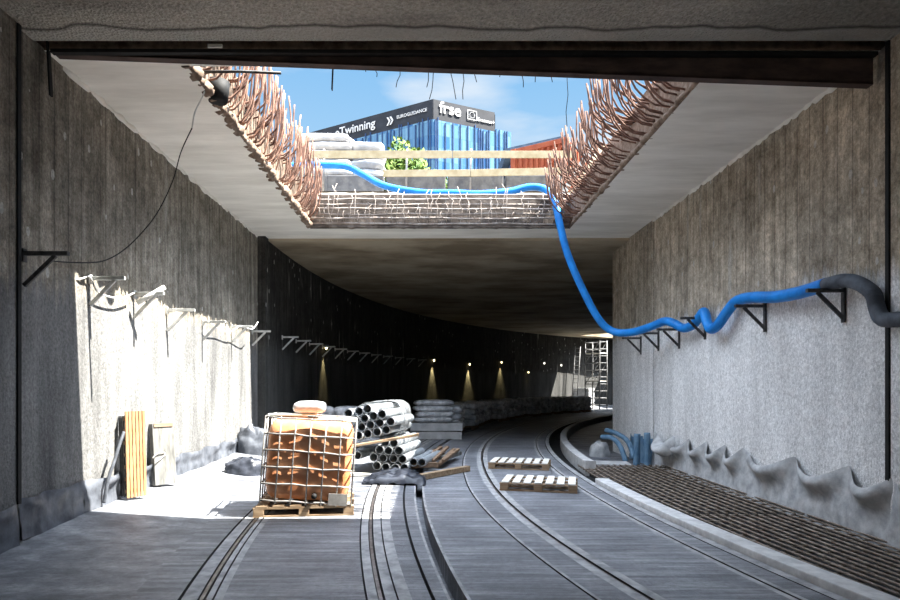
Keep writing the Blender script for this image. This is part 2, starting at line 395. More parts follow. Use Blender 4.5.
struct('wall_right_far', wall([(5.03, 13.52), (5.04, 15), (5.04, 16.55)], -.6, CEIL + .1, .8, 1), M['wall_r'], 'lighter end strip of the right wall bending into the far tunnel', 'wall')
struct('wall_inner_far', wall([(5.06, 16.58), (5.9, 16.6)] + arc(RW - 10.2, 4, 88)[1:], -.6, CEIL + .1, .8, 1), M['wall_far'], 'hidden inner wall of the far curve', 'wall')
e = arc(RW + 1, 88, 88, 1)[0]; g = arc(RW - 11, 88, 88, 1)[0]
struct('wall_end', MB().bar((e[0], e[1], 2.5), (g[0], g[1], 2.5), .5, 7), M['wall_far'], 'dark wall at the far tunnel end', 'wall')

struct('trim_6', MB().box((-4.29, 6.205, 2.92), (.10, .05, 4.96)), M['black'], 'black vertical joint at the left photo edge', 'trim')
struct('trim_7', MB().box((5.02, 6.53, 3.02), (.10, .05, 4.78)), M['black'], 'black vertical joint at the right photo edge', 'trim')
# ------------------------------------------------------------------ roof slabs around the opening
XL, XR, YN, YF, TOP = -2.85, 3.33, 7.04, 14.3, 6.21
def block(x0, x1, y0, y1, z0, z1):
    m = block0(x0, x1, y0, y1, z0, z1); m.mi = [1, 1, 1, 1, 0, 1]; return m
def block0(x0, x1, y0, y1, z0, z1): return MB().box(((x0 + x1) / 2, (y0 + y1) / 2, (z0 + z1) / 2), (x1 - x0, y1 - y0, z1 - z0))
struct('ceiling_left', block(-6, XL, 6.7, 15.3, CEIL, TOP), [M['ceil'], M['slab_edge']], 'pale concrete roof strip left of the opening', 'ceiling')
struct('ceiling_right', block(XR, 7, 6.7, 15.3, CEIL, TOP), [M['ceil'], M['slab_edge']], 'pale concrete roof strip right of the opening', 'ceiling')
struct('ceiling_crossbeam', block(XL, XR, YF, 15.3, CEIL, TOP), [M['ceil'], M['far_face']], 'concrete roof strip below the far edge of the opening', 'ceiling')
struct('ceiling_edge', block(XL, XR, 6.7, YN, CEIL, TOP), [M['ceil'], M['slab_edge']], 'concrete roof strip along the near edge of the opening', 'ceiling')
struct('ceiling_near', block0(-6, 7, -16, 6.52, CEIL, TOP), M['near_ceil'], 'rough dark grey felt-lined roof overhead nearest the camera', 'ceiling')
struct('ceiling_joint', block0(-6, 7, 6.45, 6.75, CEIL + .25, TOP), M['black'], 'black open joint in the roof above the rusty beam', 'ceiling')
# far curved roof with a second opening
mb = MB()
def sector(r0, r1, a0, a1, n=24):
    rows = []
    for i in range(n + 1):
        a = math.radians(a0 + (a1 - a0) * i / n); c, s_ = math.cos(a), math.sin(a)
        rows.append([Vector((CX - r * c, CY + r * s_, z)) for (r, z) in ((r0, CEIL - .06), (r1, CEIL - .06), (r1, TOP), (r0, TOP))])
    mb.grid(rows, smooth=False, close=True)
    b = len(mb.v) - 4 * (n + 1); e_ = len(mb.v)
    mb.f += [[b, b + 1, b + 2, b + 3], [e_ - 1, e_ - 2, e_ - 3, e_ - 4]]; mb.mi += [0, 0]; mb.sm += [False, False]
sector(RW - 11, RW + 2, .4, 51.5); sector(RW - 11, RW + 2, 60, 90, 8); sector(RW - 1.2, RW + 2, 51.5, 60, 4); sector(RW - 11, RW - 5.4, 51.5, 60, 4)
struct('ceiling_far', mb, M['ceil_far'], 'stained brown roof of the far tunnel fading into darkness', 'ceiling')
# broken lips along the cut edges
def lip(a, b, n, r, seed, rng=(.6, 1.3)):
    rr = random.Random(seed); mb = MB(); a, b = Vector(a), Vector(b)
    pts = []; rs = []
    for i in range(n + 1):
        p = a.lerp(b, i / n); p += Vector((rr.uniform(-.02, .02), 0, rr.uniform(-.015, .015))); pts.append(p); rs.append(r * rr.uniform(*rng))
    mb.tube(pts, rs, 6); return mb
struct('trim_1', lip((XL, YN, CEIL + .05), (XL, YF, CEIL + .05), 150, .055, 1, (.4, 2.0)), M['slab_edge'], 'broken tan concrete lip under the left row of bent bars', 'trim')
struct('trim_2', lip((XR, YN, CEIL + .05), (XR, YF, CEIL + .05), 60, .05, 2), M['slab_edge'], 'broken tan concrete lip under the right row of bent bars', 'trim')
struct('trim_3', lip((XL, YF - .02, CEIL + .04), (XR, YF - .02, CEIL + .04), 50, .04, 3), M['far_face'], 'shade toned broken concrete lip along the far edge of the opening', 'trim')
for k, (x, ys, lab) in enumerate([(-4.33, (7.05, 15), 'rough pale mortar joint between left wall and roof'), (5.06, (7.2, 13.5), 'rough pale mortar joint between right wall and roof')]):
    struct('trim_%d' % (4 + k), lip((x, ys[0], CEIL), (x, ys[1], CEIL), 70, .055, 9 + k), M['ceil'], lab, 'trim')

# rusty beam hanging under the near edge, lower at its right end
root = empty('roof_beam', (0, 6.78, 5.0), 'dark rusty steel beam under the near roof edge, drooping at right', 'beam')
mb = MB()
z_l, z_r = CEIL - .012, CEIL - .35
xa, xb = -4.22, 4.98
for (y0, y1, t0, t1) in ((6.74, 6.78, 0, 0),):
    mb.add([(xa, y0, CEIL), (xb, y0, CEIL), (xb, y0, z_r), (xa, y0, z_l), (xa, y1, CEIL), (xb, y1, CEIL), (xb, y1, z_r), (xa, y1, z_l)],
           [(0, 3, 2, 1), (4, 5, 6, 7), (0, 1, 5, 4), (3, 7, 6, 2), (0, 4, 7, 3), (1, 2, 6, 5)])
wpart(root, 'web', mb, M['beam'])
mb = MB().bar((xa, 6.79, z_l), (xb, 6.79, z_r), .10, .025); wpart(root, 'bottom_flange', mb, M['beam'])
mb = MB().bar((xa, 6.70, CEIL - .02), (xb, 6.70, CEIL - .05), .07, .04); wpart(root, 'top_flange', mb, M['black'])
p = at(215, 46, 6.6); o = link('beam_clip', MB().box(p, (.16, .02, .04)), M['wood_white'], bevel=.004); tag(o, 'small pale block stuck on the roof beam near the left', 'block')
o = link('hanging_strap', MB().bar(at(48, 42, 6.7), at(51, 96, 6.7), .05, .02, (1, 0, 0)), M['black']); tag(o, 'black strap hanging in the top left roof corner', 'strap')
o = link('hanging_strap', MB().bar(at(333, 66, 6.95), at(332, 90, 6.95), .045, .012, (1, 0, 0)), M['black']); tag(o, 'short black strap hanging against the sky from the near roof edge', 'strap')

# ------------------------------------------------------------------ bent starter bars
def bent_bar(p, dx, reach, h, rr, r=.015):
    """leaves the slab edge sideways then sweeps up"""
    pts = [p - Vector((dx * .1, 0, 0))]
    lean = rr.uniform(-.08, .12); ty = rr.uniform(-.10, .10)
    for i in range(1, 8):
        t = i / 7; a = t * PI / 2
        pts.append(p + Vector((dx * reach * math.sin(min(a * 1.5, PI / 2)) + dx * lean * t * t, ty * t, h * (1 - math.cos(a)) ** .8 * 1.0)))
    return MB().tube(pts, r, 5)
def bars(side, count, seed, lab, grp, mats):
    rr = random.Random(seed)
    for i in range(count):
        y = YN + .12 + (YF - YN - .2) * (i + rr.random()) / count
        top = rr.random() < .5
        z = CEIL + (.12 if not top else .55) + rr.uniform(-.03, .05)
        if side < 0: p = Vector((XL, y, z)); mb = bent_bar(p, 1, rr.uniform(.10, .36), rr.uniform(.85, 1.35) - (.35 if top else 0), rr)
        else: p = Vector((XR, y, z)); mb = bent_bar(p, -1, rr.uniform(.35, .62), rr.uniform(.7, 1.3) - (.3 if top else 0), rr)
        o = link('starter_bar', mb, mats[rr.random() < .4]); tag(o, lab, 'rebar', grp)
bars(-1, 150, 3, 'rusty bar bent upward from the left edge of the roof opening', 'bent bars along the left opening edge', (M['rust'], M['rust_dk']))
bars(1, 150, 4, 'rusty bar curling upward from the right edge of the roof opening', 'bent bars along the right opening edge', (M['rust_dk'], M['rust_dk']))  # darker rust for the whole row, its shade put into the colour
rr = random.Random(5)
# long bars and hooks across the far edge
for i in range(7):
    z = CEIL + .10 + i * .112
    pts = [Vector((XL + .02 + (XR - XL - .04) * k / 12, YF - .07 - .05 * (i % 2) + rr.uniform(-.012, .012), z + rr.uniform(-.015, .015))) for k in range(13)]
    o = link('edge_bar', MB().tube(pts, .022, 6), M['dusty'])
    tag(o, 'long horizontal rusty bar, %s of seven across the far opening edge' % ('lowest', 'second from bottom', 'third from bottom', 'middle', 'third from top', 'second from top', 'topmost')[i], 'rebar')
for i in range(46):
    x = XL + .1 + (XR - XL - .2) * (i + rr.random()) / 46
    h = rr.uniform(.3, .95)
    p = Vector((x, YF - .06, CEIL + .12)); pts = [p]
    for k in range(1, 7):
        t = k / 6; pts.append(p + Vector((rr.uniform(-.04, .04) + rr.choice((-1, 1)) * .03 * t, -.10 * math.sin(t * PI) - rr.uniform(0, .03), h * t)))
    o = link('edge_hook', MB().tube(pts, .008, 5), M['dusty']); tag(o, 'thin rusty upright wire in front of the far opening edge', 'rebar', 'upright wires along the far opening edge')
# thin wires dangling from the near edge
for i in range(18):
    px = 352 + i * 12.2 + rr.uniform(-4, 4)
    Lw = rr.choice((.06, .1, .16, .28, .22, .42)); p = Vector(((px - PX) * 6.97 / F, 6.97, CEIL + .0))
    pts = [p]; d = Vector((rr.uniform(-.3, .3), 0, -1))
    for k in range(1, 5): pts.append(pts[-1] + d * Lw / 4 + Vector((rr.uniform(-.02, .02), 0, 0)))
    o = link('hanging_wire', MB().tube(pts, .0045, 4), M['dark_steel']); tag(o, 'thin dark wire end dangling from the near roof edge against the sky', 'wire', 'wire ends on the near roof edge')
pts = [Vector(((px - PX) * 6.97 / F, 6.97, CEIL - .03 - .02 * rr.random() - (.03 if k % 3 == 0 else 0))) for k, px in enumerate(range(350, 600, 12))]
o = link('hanging_wire', MB().tube(pts, .005, 4), M['dark_steel']); tag(o, 'long twisted dark wire running along the near roof edge above the building', 'wire')
pts = [at(567, 78, 7.0), at(568, 95, 7.0), at(566, 112, 7.0), at(567, 126, 7.0)]
o = link('hanging_wire', MB().tube(pts, .004, 4), M['dark_steel']); tag(o, 'longest lone wire hanging against the sky above the orange container', 'wire')
o = link('edge_pole', MB().tube([at(196, 72, 7.35), at(240, 71.5, 7.35), at(281, 73, 7.35)], .018, 6), M['dark_steel']); tag(o, 'dark straight bar lying across the near left opening corner', 'bar')
mb = MB(); c = at(218, 92, 7.9); rows = []
for k, (r, z) in enumerate([(.0, -.13), (.12, -.13), (.14, 0), (.15, .13), (.13, .13), (.12, -.1), (.0, -.1)]):
    rows.append([c + Vector((r * math.cos(a * PI / 8), r * math.sin(a * PI / 8), z)) for a in range(16)])
mb.grid(rows, close=True)
o = link('bucket', mb, M['black']); tag(o, 'black bucket caught in the bars at the near left opening corner', 'bucket')

# cables
def smooth(pts, n=8):
    pts = [Vector(p) for p in pts]; out = []
    for i in range(len(pts) - 1):
        p0, p1, p2, p3 = pts[max(i - 1, 0)], pts[i], pts[i + 1], pts[min(i + 2, len(pts) - 1)]
        for k in range(n):
            t = k / n
            out.append(.5 * ((2 * p1) + (p2 - p0) * t + (2 * p0 - 5 * p1 + 4 * p2 - p3) * t * t + (3 * p1 - p0 - 3 * p2 + p3) * t ** 3))
    out.append(pts[-1]); return out
root = empty('hanging_cable', at(60, 262, 7.0), 'thin cable sagging from the opening corner to the left wall', 'cable')
wpart(root, 'white_length', MB().tube(smooth([at(208, 82, 7.6), at(202, 98, 7.65), at(195, 112, 7.75), at(192, 128, 7.85)]), .010, 6), M['white_cable'])
wpart(root, 'black_length', MB().tube(smooth([at(192, 128, 7.85), at(181, 152, 8.0), at(173, 180, 8.15), at(160, 208, 8.2), at(146, 228, 8.2), at(125, 249, 8.1), at(103, 261, 7.7), at(75, 262.5, 7.2), at(52, 261, 6.75)]), .008, 6), M['black'])

# ------------------------------------------------------------------ wall brackets
def make_bracket(sx, mat_a, mat_b, L=.5, ph=.44):
    root = empty('wall_bracket', (0, 0, 0), '', 'bracket')
    wpart(root, 'arm', MB().bar((0, 0, 0), (sx * L, 0, 0), .05, .045), mat_a, bevel=.004)
    wpart(root, 'brace', MB().bar((sx * .01, 0, -.34), (sx * L * .72, 0, -.02), .045, .03, (0, 1, 0)), mat_b, bevel=.004)
    wpart(root, 'wall_plate', MB().box((sx * .012, 0, .05 - ph / 2), (.024, .06, ph)), mat_b, bevel=.003)
    return root
def ordinal(i): return ('first', 'second', 'third', 'fourth', 'fifth', 'sixth', 'seventh', 'eighth', 'ninth', 'tenth', 'eleventh', 'twelfth', 'thirteenth', 'fourteenth', 'fifteenth', 'sixteenth', 'seventeenth', 'eighteenth', 'nineteenth', 'twentieth')[i]
proto = make_bracket(1, M['steel'], M['steel'], .46, .12); used = False
LB = [(7.58, 3.02, 0), (8.72, 3.0, 0), (9.8, 2.9, 0), (11.35, 2.87, 0), (13.0, 2.95, 0), (14.5, 2.98, 0)]
bd = make_bracket(1, M['dark_steel'], M['dark_steel'], .48, .14); bd.location = (-4.30, 6.34, 3.06); bd['label'] = 'large black bracket on the left wall nearest the camera'
for i, (y, z, a) in enumerate(LB):
    o = proto if not used else copy_tree(proto); used = True
    o.location = (-4.305, y, z); o.rotation_euler.z = R.uniform(-.12, .12)
    o['label'] = 'pale steel bracket, %s along the left wall after the large black one' % ordinal(i)
for i in range(12):
    a = math.radians(2.2 + i * 2.05); o = copy_tree(proto)
    o.location = (CX - (RW - .01) * math.cos(a), CY + (RW - .01) * math.sin(a), 3.0); o.rotation_euler.z = -a
    o['label'] = 'pale bracket, %s into the dark on the curving far wall' % ordinal(i)
prr = make_bracket(-1, M['dark_steel'], M['dark_steel'], .46); used = False
for i, (y, z) in enumerate([(7.29, 2.82), (9.0, 2.86), (10.96, 2.9), (12.1, 2.8), (13.2, 2.82), (14.3, 2.8)]):
    o = prr if not used else copy_tree(prr); used = True
    o.location = (5.035, y, z)
    o['label'] = ['dark bracket under the sooty end of the blue hose, nearest the camera', 'dark bracket under the straight blue hose run, second from the camera', 'dark bracket beside the kink of the blue hose, third from the camera',
                  'dark bracket just beyond the hose kink, fourth from the camera', 'dark bracket under the low hose run, fifth from the camera', 'dark bracket farthest back on the right wall where the hose arrives'][i]
o = link('white_tube', MB().tube([at(137, 303, 8.6), at(165, 287, 8.75)], .035, 8), M['white_cable']); tag(o, 'white tube lying slanted on the second pale left bracket', 'tube')
o = link('loose_cable', MB().tube(smooth([at(8, 251, 6.4), at(22, 252, 6.5), at(36, 262, 6.75), at(48, 275, 7.0), at(60, 280, 7.15), at(80, 279, 7.35), at(90, 277, 7.5), at(97, 291, 7.6), at(110, 297, 7.9), at(122, 298, 8.2), at(134, 293, 8.5)]), .012, 6), M['white_cable']); tag(o, 'frayed white cable looping along the near left brackets', 'cable')
o = link('loose_cable', MB().tube(smooth([at(208, 322, 11.3), at(213, 325, 11.5), at(220, 330, 12.0), at(232, 331, 12.6), at(240, 326, 12.9), at(252, 329, 13.6), at(258, 322, 13.9)]), .012, 6), M['white_cable']); tag(o, 'short white cable sagging between brackets above the sunlit wall end', 'cable')

# ------------------------------------------------------------------ lamps on the far wall
def lamp(a, z, bulb, lab, spot=0):
    ar = math.radians(a)
    base = Vector((CX - (RW - .02) * math.cos(ar), CY + (RW - .02) * math.sin(ar), z)); n = Vector((math.cos(ar), -math.sin(ar), 0))
    root = empty('wall_lamp', base, lab, 'lamp')
    wpart(root, 'housing', MB().box(base + n * .09 + Vector((0, 0, .06)), (.16, .16, .07)), M['dark_steel'], bevel=.01)
    mb = MB(); c = base + n * .10 + Vector((0, 0, -.02)); rows = []
    for k in range(6):
        t = -PI / 2 + PI * k / 5
        rows.append([c + Vector((.05 * math.cos(t) * math.cos(q * PI / 5), .05 * math.cos(t) * math.sin(q * PI / 5), .07 * math.sin(t))) for q in range(10)])
    mb.grid(rows, close=True); wpart(root, 'bulb', mb, bulb)
    if spot:
        l = bpy.data.lights.new('lamp_beam', 'SPOT'); l.energy = spot; l.spot_size = math.radians(46); l.spot_blend = .8; l.color = (1, .80, .38); l.shadow_soft_size = .03
        lo = bpy.data.objects.new('lamp_beam', l); COL.objects.link(lo); lo.parent = root; lo.location = n * .12 + Vector((0, 0, -.12))
        lo.rotation_euler = (Vector((-n.x * .06, -n.y * .06, -1))).to_track_quat('-Z', 'Y').to_euler()
def ang_at(px):
    lo, hi = 0.0, 80.0
    for _ in range(50):
        m = (lo + hi) / 2; a = math.radians(m)
        if (CX - RW * math.cos(a)) / (CY + RW * math.sin(a)) < (px - PX) / F: lo = m
        else: hi = m
    return lo
for (px, py, bl, lab, sp) in [(323, 347, 'bulb', 'yellow lamp farthest left on the dark far wall', 200), (432, 360, 'bulb', 'yellow lamp above the stacked sacks, second from the left', 420), (468, 364, 'bulb', 'yellow lamp, third from the left on the dark far wall', 420),
                              (500, 362, 'bulb', 'yellow lamp, fourth from the left on the dark far wall', 300), (527, 372, 'bulb', 'round bare yellow lamp hung lowest on the far wall', 10), (543, 363, 'bulb_w', 'small white lamp beyond the bare yellow one', 0), (560, 365, 'bulb_w', 'small white lamp nearest the daylit tunnel end', 0)]:
    a = ang_at(px); Y = CY + RW * math.sin(math.radians(a))
    lamp(a, EYE + (PY - py) * Y / F, M[bl], lab, sp)

# ------------------------------------------------------------------ blue hose
HP = [at(285, 166, 15.7), at(315, 165, 15.7), at(345, 166.5, 15.6), at(362, 174, 15.4), at(385, 186, 15.0), at(420, 192.5, 14.7), at(450, 193, 14.6), at(480, 194, 14.5), at(510, 191.5, 14.5), at(530, 187, 14.5), at(546, 190, 14.4), at(555, 203, 14.15),
      at(560, 225, 14.0), at(568, 255, 13.9), at(582, 288, 13.8), at(598, 318, 13.7), at(612, 331, 13.6), at(630, 332.5, 13.2), at(650, 327, 12.5), at(664, 321.5, 12.1), at(673, 323, 11.8), at(683, 328, 11.5), at(692, 325.5, 11.2), at(699, 318, 10.95), at(704, 312, 10.75), at(707, 322, 10.55), at(711, 329, 10.35), at(718, 325, 10.1), at(727, 312, 9.85), at(737, 301, 9.6), at(752, 297.5, 9.1), at(775, 297, 8.5), at(800, 292.5, 7.9), at(826, 284.5, 7.35)]
HG = [at(826, 284.5, 7.35), at(845, 280.5, 7.05), at(860, 284, 6.85), at(873, 294, 6.65), at(877, 308, 6.57), at(883, 319, 6.45), at(900, 319.5, 6.25), at(935, 319, 5.8)]
for q in HP + HG: q.x = min(q.x, 4.93)
root = empty('water_hose', HP[12], 'long blue hose crossing the opening and running along the right wall', 'hose')
wpart(root, 'blue_length', MB().tube(smooth(HP, 6), .085, 14), M['blue'])
o = wpart(root, 'sooty_length', MB().tube(smooth(HG, 6), .082, 14), M['soot']); o['label'] = 'dark sooty end of the hose'

# ------------------------------------------------------------------ membranes at the wall feet
def membrane(x, y0, y1, zb, h, side, pins, seed, sag=.12, out=.16, n=120, m=12, base_out=.05):
    rr = random.Random(seed); mb = MB(); rows = []
    for i in range(n + 1):
        y = y0 + (y1 - y0) * i / n
        k = 0
        while k < len(pins) - 2 and y > pins[k + 1]: k += 1
        t = min(max((y - pins[k]) / (pins[k + 1] - pins[k]), 0), 1); sg = math.sin(PI * t) ** 1.3
        row = []
        for j in range(m + 1):
            v = j / m
            zt = h(y) - sag * sg
            d = .02 + base_out * (1 - v) + out * sg * math.exp(-((v - .9) / .22) ** 2) + .05 * (noise.noise(Vector((y * 2.1, v * 1.3, seed))) + .3 * noise.noise(Vector((y * 7, v * 4, seed))))
            d = max(d, .012)
            row.append(Vector((x + side * d, y, zb + zt * v)))
        rows.append(row)
    return mb.grid(rows)
o = link('membrane_sheet', membrane(-4.26, 3.5, 6.15, 0, lambda y: .46, 1, [3.5, 4.3, 5.1, 5.6, 6.15], 11, .03, .05), M['membrane']); tag(o, 'dark plastic membrane along the foot of the left edge wall strip', 'membrane')
o = link('membrane_sheet', membrane(-4.31, 6.25, 7.36, .05, lambda y: .44, 1, [6.25, 6.7, 7.36], 12, .02, .05), M['membrane']); tag(o, 'dark wrinkled membrane at the shaded foot of the left wall', 'membrane')
o = link('membrane_sheet', membrane(-4.31, 7.38, 15, .06, lambda y: .43 + .004 * (y - 7), 1, [7.38, 8.5, 9.3, 10.4, 11.5, 12.4, 13.4, 15], 13, .03, .09, 160), M['membrane']); tag(o, 'sunlit grey membrane at the foot of the left wall behind the leaning boards', 'membrane')
o = link('membrane_sheet', membrane(5.04, 6.45, 13.45, -.14, lambda y: .86 - .014 * (y - 6), -1, [6.4, 7.2, 8.25, 9.6, 10.2, 10.9, 11.6, 12.4, 13.45], 14, .20, .17, 220, 16), M['geotex']); tag(o, 'grey felt sheet sagging in scallops at the foot of the right wall', 'membrane')
o = link('membrane_sheet', membrane(4.99, 4.0, 6.43, -.14, lambda y: .76, -1, [4, 5, 5.7, 6.43], 15, .1, .12), M['geotex']); tag(o, 'grey felt sheet at the foot of the right edge wall strip', 'membrane')
o = link('membrane_sheet', membrane(5.04, 13.5, 15, -.14, lambda y: .62, -1, [13.5, 14.2, 15], 16, .05, .08), M['bluepipe']); tag(o, 'bluish membrane at the far end foot of the right wall', 'membrane')
# drooping flap
mb = MB(); rows = []
for i in range(25):
    u = i / 24; row = []
    for j in range(13):
        v = j / 12; a = v * 2.6
        row.append(Vector((4.9 - .28 * math.sin(a) * math.sin(PI * min(u * 1.1, 1)) , 12.0 + 1.1 * u, .64 - .2 * u * 0 - .30 * v + .05 * math.sin(u * 9 + v * 3) - .12 * math.sin(PI * u))))
    rows.append(row)
mb.grid(rows); o = link('sheet_flap', mb, M['geotex']); tag(o, 'loose grey sheet flap hanging out beside the blue pipes', 'sheet')

# ------------------------------------------------------------------ steel mesh mats on the right
def mat(y0, y1, lab, rows=15):
    root = empty('rebar_mat', (4, (y0 + y1) / 2, -.14), lab, 'mesh mat')
    n = 12
    def edge(y):
        st = ('n', y) if y < YC else ('f', math.asin((y - YC) / 40)); return lx(3.10, 37, st)[0]
    for k in range(rows):
        pts = []
        for i in range(n + 1):
            y = y0 + (y1 - y0) * i / n; xe = edge(y); pts.append(Vector((xe + (4.97 - xe) * k / (rows - 1), y, -.035)))
        wpart(root, 'long_bar', MB().tube(pts, .013, 5), M['mesh_steel'])
    m = int((y1 - y0) / .24)
    for i in range(m + 1):
        y = y0 + .04 + (y1 - y0 - .08) * i / m
        wpart(root, 'cross_bar', MB().tube([Vector((edge(y), y, -.06)), Vector((4.97, y, -.06))], .012, 5), M['mesh_steel'])
struct('floor_recess', MB().box((4.15, 8.6, -.17), (1.72, 9, .08)), M['groove'], 'dark recess under the steel mesh mats', 'floor')
mat(4.3, 7.9, 'rusty steel mesh mat nearest the camera beside the kerb')
mat(7.95, 12.9, 'rusty steel mesh mat farther back, reaching the loose concrete slab')

# ------------------------------------------------------------------ pallets
def pallet(name, loc, rz, wood, wood2, w, d, lab, boards=7):
    root = empty(name, loc, lab, 'pallet', rz=rz)
    for k in range(boards):
        x = -w / 2 + w * (k + .5) / boards
        link('deck_board', MB().box((x, 0, .132), (w / boards * .68, d, .022)), wood, root, off=Vector(), bevel=.003)
    for y in (-d / 2 + .05, 0, d / 2 - .05):
        link('stringer_board', MB().box((0, y, .11), (w, .1, .02)), wood2, root, off=Vector())
        link('bottom_board', MB().box((0, y, .011), (w, .1, .022)), wood2, root, off=Vector())
        for x in (-w / 2 + .07, 0, w / 2 - .07):
            link('block', MB().box((x, y, .061), (.13, .1, .078)), wood2, root, off=Vector(), bevel=.004)
    return root
pallet('pallet', (1.78, 9.75, .006), math.radians(-14), M['wood_white'], M['wood'], 1.2, .8, 'pale wooden pallet between the right track rails, nearer of two')  # whitish deck boards on both, the light on their tops painted in
pallet('pallet', (1.84, 12.25, .006), math.radians(-14), M['wood_white'], M['wood'], 1.2, .8, 'pale wooden pallet between the right track rails, farther of two')

# ------------------------------------------------------------------ caged orange tank
TYaw = math.radians(7)
tc = Vector((-1.66, 8.10, .006))
pallet('pallet', tc, TYaw, M['wood'], M['wood'], 1.26, 1.0, 'brown wooden pallet under the orange caged tank', 6)
root = empty('caged_tank', tc + Vector((.02, 0, .143)), 'orange plastic liquid tank in a bent steel tube cage', 'tank')
root.rotation_euler = (0, math.radians(4.2), TYaw)
W, Dp, H = 1.14, .98, 1.1
mb = MB(); rows = []
nz, na = 36, 48
for i in range(nz + 1):
    t = i / nz; z = .05 + (H - .08) * t
    prof = 1 - .16 * abs(2 * t - 1) ** 8
    rib = 1 + .005 * math.sin(t * 2 * PI * 5)
    row = []
    for k in range(na):
        a = 2 * PI * k / na; c, s_ = math.cos(a), math.sin(a)
        e = .26
        x = (abs(c) ** e) * (1 if c >= 0 else -1) * (W / 2 - .03) * prof; y = (abs(s_) ** e) * (1 if s_ >= 0 else -1) * (Dp / 2 - .022) * prof
        y += (-.012 * (1 if s_ < 0 else -1)) * math.sin(x * 11 + z * 2)
        row.append(Vector((x * rib, y * rib, z)))
    rows.append(row)
mb.grid(rows, close=True)
mb.add(rows[-1], [tuple(range(na))], 0, False); mb.add(rows[0], [tuple(range(na - 1, -1, -1))], 0, False)
bottle = link('bottle', mb, M['orange'], root, off=Vector())
zs = [.04, .25, .46, .67, .88, 1.09]
for z in zs:
    hw, hd = W / 2, Dp / 2
    pts = []
    for (x, y) in ((-hw, -hd), (hw, -hd), (hw, hd), (-hw, hd), (-hw, -hd)):
        pts.append(Vector((x, y, z)))
    ring = MB()
    for a, b in zip(pts[:-1], pts[1:]):
        mids = [a.lerp(b, q / 6) + Vector((0, 0, R.uniform(-.012, .012) if 0 < q < 6 else 0)) for q in range(7)]
        ring.tube(mids, .012, 6)
    link('ring_tube', ring, M['cage'], root, off=Vector())
for k in range(7):
    x = -W / 2 + W * k / 6
    for y in (-Dp / 2, Dp / 2):
        link('upright_tube', MB().tube([(x, y, 0), (x + R.uniform(-.01, .01), y, .6), (x, y, 1.1)], .011, 6), M['cage'], root, off=Vector())
for k in range(1, 5):
    y = -Dp / 2 + Dp * k / 5
    for x in (-W / 2, W / 2):
        link('upright_tube', MB().tube([(x, y, 0), (x, y, 1.1)], .011, 6), M['cage'], root, off=Vector())
for y in (-.2, .2): link('top_tube', MB().tube([(-W / 2, y, 1.09), (W / 2, y, 1.09)], .013, 6), M['cage'], root, off=Vector())
mb = MB(); rows = []
for k, (r, z) in enumerate([(.10, 1.06), (.10, 1.085), (.09, 1.10), (0, 1.10)]): rows.append([Vector((r * math.cos(a * PI / 10), r * math.sin(a * PI / 10), z)) for a in range(20)])
mb.grid(rows, close=True); link('cap', mb, M['black'], bottle, off=Vector())
mb = MB().tube([(.1, -.46, .12), (.1, -.54, .12)], .035, 10); link('valve', mb, M['black'], bottle, off=Vector())
link('label_plate', MB().box((.40, -.505, .09), (.24, .012, .15)), M['cage'], root, off=Vector())

def sack_mesh(w, d, h, seed, e=.42):
    mb = MB(); rows = []
    for i in range(11):
        v = -PI / 2 + PI * i / 10; row = []
        for k in range(24):
            u = 2 * PI * k / 24
            f = lambda c, q: (abs(c) ** q) * (1 if c >= 0 else -1)
            x = f(math.cos(v), .5) * f(math.cos(u), e) * w / 2; y = f(math.cos(v), .5) * f(math.sin(u), e) * d / 2; z = f(math.sin(v), .8) * h / 2
            q = 1 + .16 * noise.noise(Vector((x * 3.3, y * 3.3, z * 6 + seed * 7.3))) + .05 * noise.noise(Vector((x * 11, y * 11, z * 9 + seed)))
            row.append(Vector((x * q, y * q, z * q + h / 2 + .03 * h * noise.noise(Vector((x * 9, y * 9, seed))))))
        rows.append(row)
    return mb.grid(rows, close=True)
def sack(loc, w, d, h, mat, lab, seed, rz=0, grp=None, cat='sack'):
    o = link('sack', sack_mesh(w, d, h, seed), mat, off=Vector()); o.location = loc; o.rotation_euler.z = rz
    return tag(o, lab, cat, grp)
sack((-1.60, 8.0, 1.285), .42, .3, .17, M['sack_white'], 'white bundle lying on top of the orange caged tank', 3)
o = link('board', MB().box(Vector((-1.82, 7.95, 1.285)), (.62, .22, .022), Matrix.Rotation(math.radians(8), 3, 'Z')), M['green_board']); tag(o, 'grey green board lying on top of the orange caged tank', 'board')

# ------------------------------------------------------------------ pipe stacks
PYAW = math.radians(13); pd = Vector((math.sin(PYAW), math.cos(PYAW), 0))
def pipes(pts, Y, L, lab, grp, zmin=0.006, r=.085):
    for (u, v) in pts:
        p = at(330 + u / 5.45, 390 + v / 5.45, Y); p.z = max(p.z, zmin + r); p.y += R.uniform(-.03, .03)
        o = link('pipe', MB().pipe(p, p + pd * (L + R.uniform(-.1, .1)), r, .014), M['pvc'], off=p); tag(o, lab, 'pipe', grp)
UP = [(100, 127), (157, 117), (203, 103), (283, 132), (84, 168), (137, 163), (188, 155), (236, 142), (172, 202), (220, 190), (270, 180), (330, 172), (155, 247), (205, 238), (256, 228), (305, 217)]
LO = [(300, 285), (347, 290), (270, 325), (318, 331), (374, 330), (238, 365), (288, 372), (345, 375), (394, 378), (255, 412), (304, 420), (355, 426), (405, 426)]
pipes(UP, 11.2, 1.45, 'grey plastic pipe in the upper bundle beside the orange tank', 'pipes of the upper bundle')
pipes(LO, 11.4, 1.5, 'grey plastic pipe in the lower pile beneath the upper bundle', 'pipes of the lower pile')
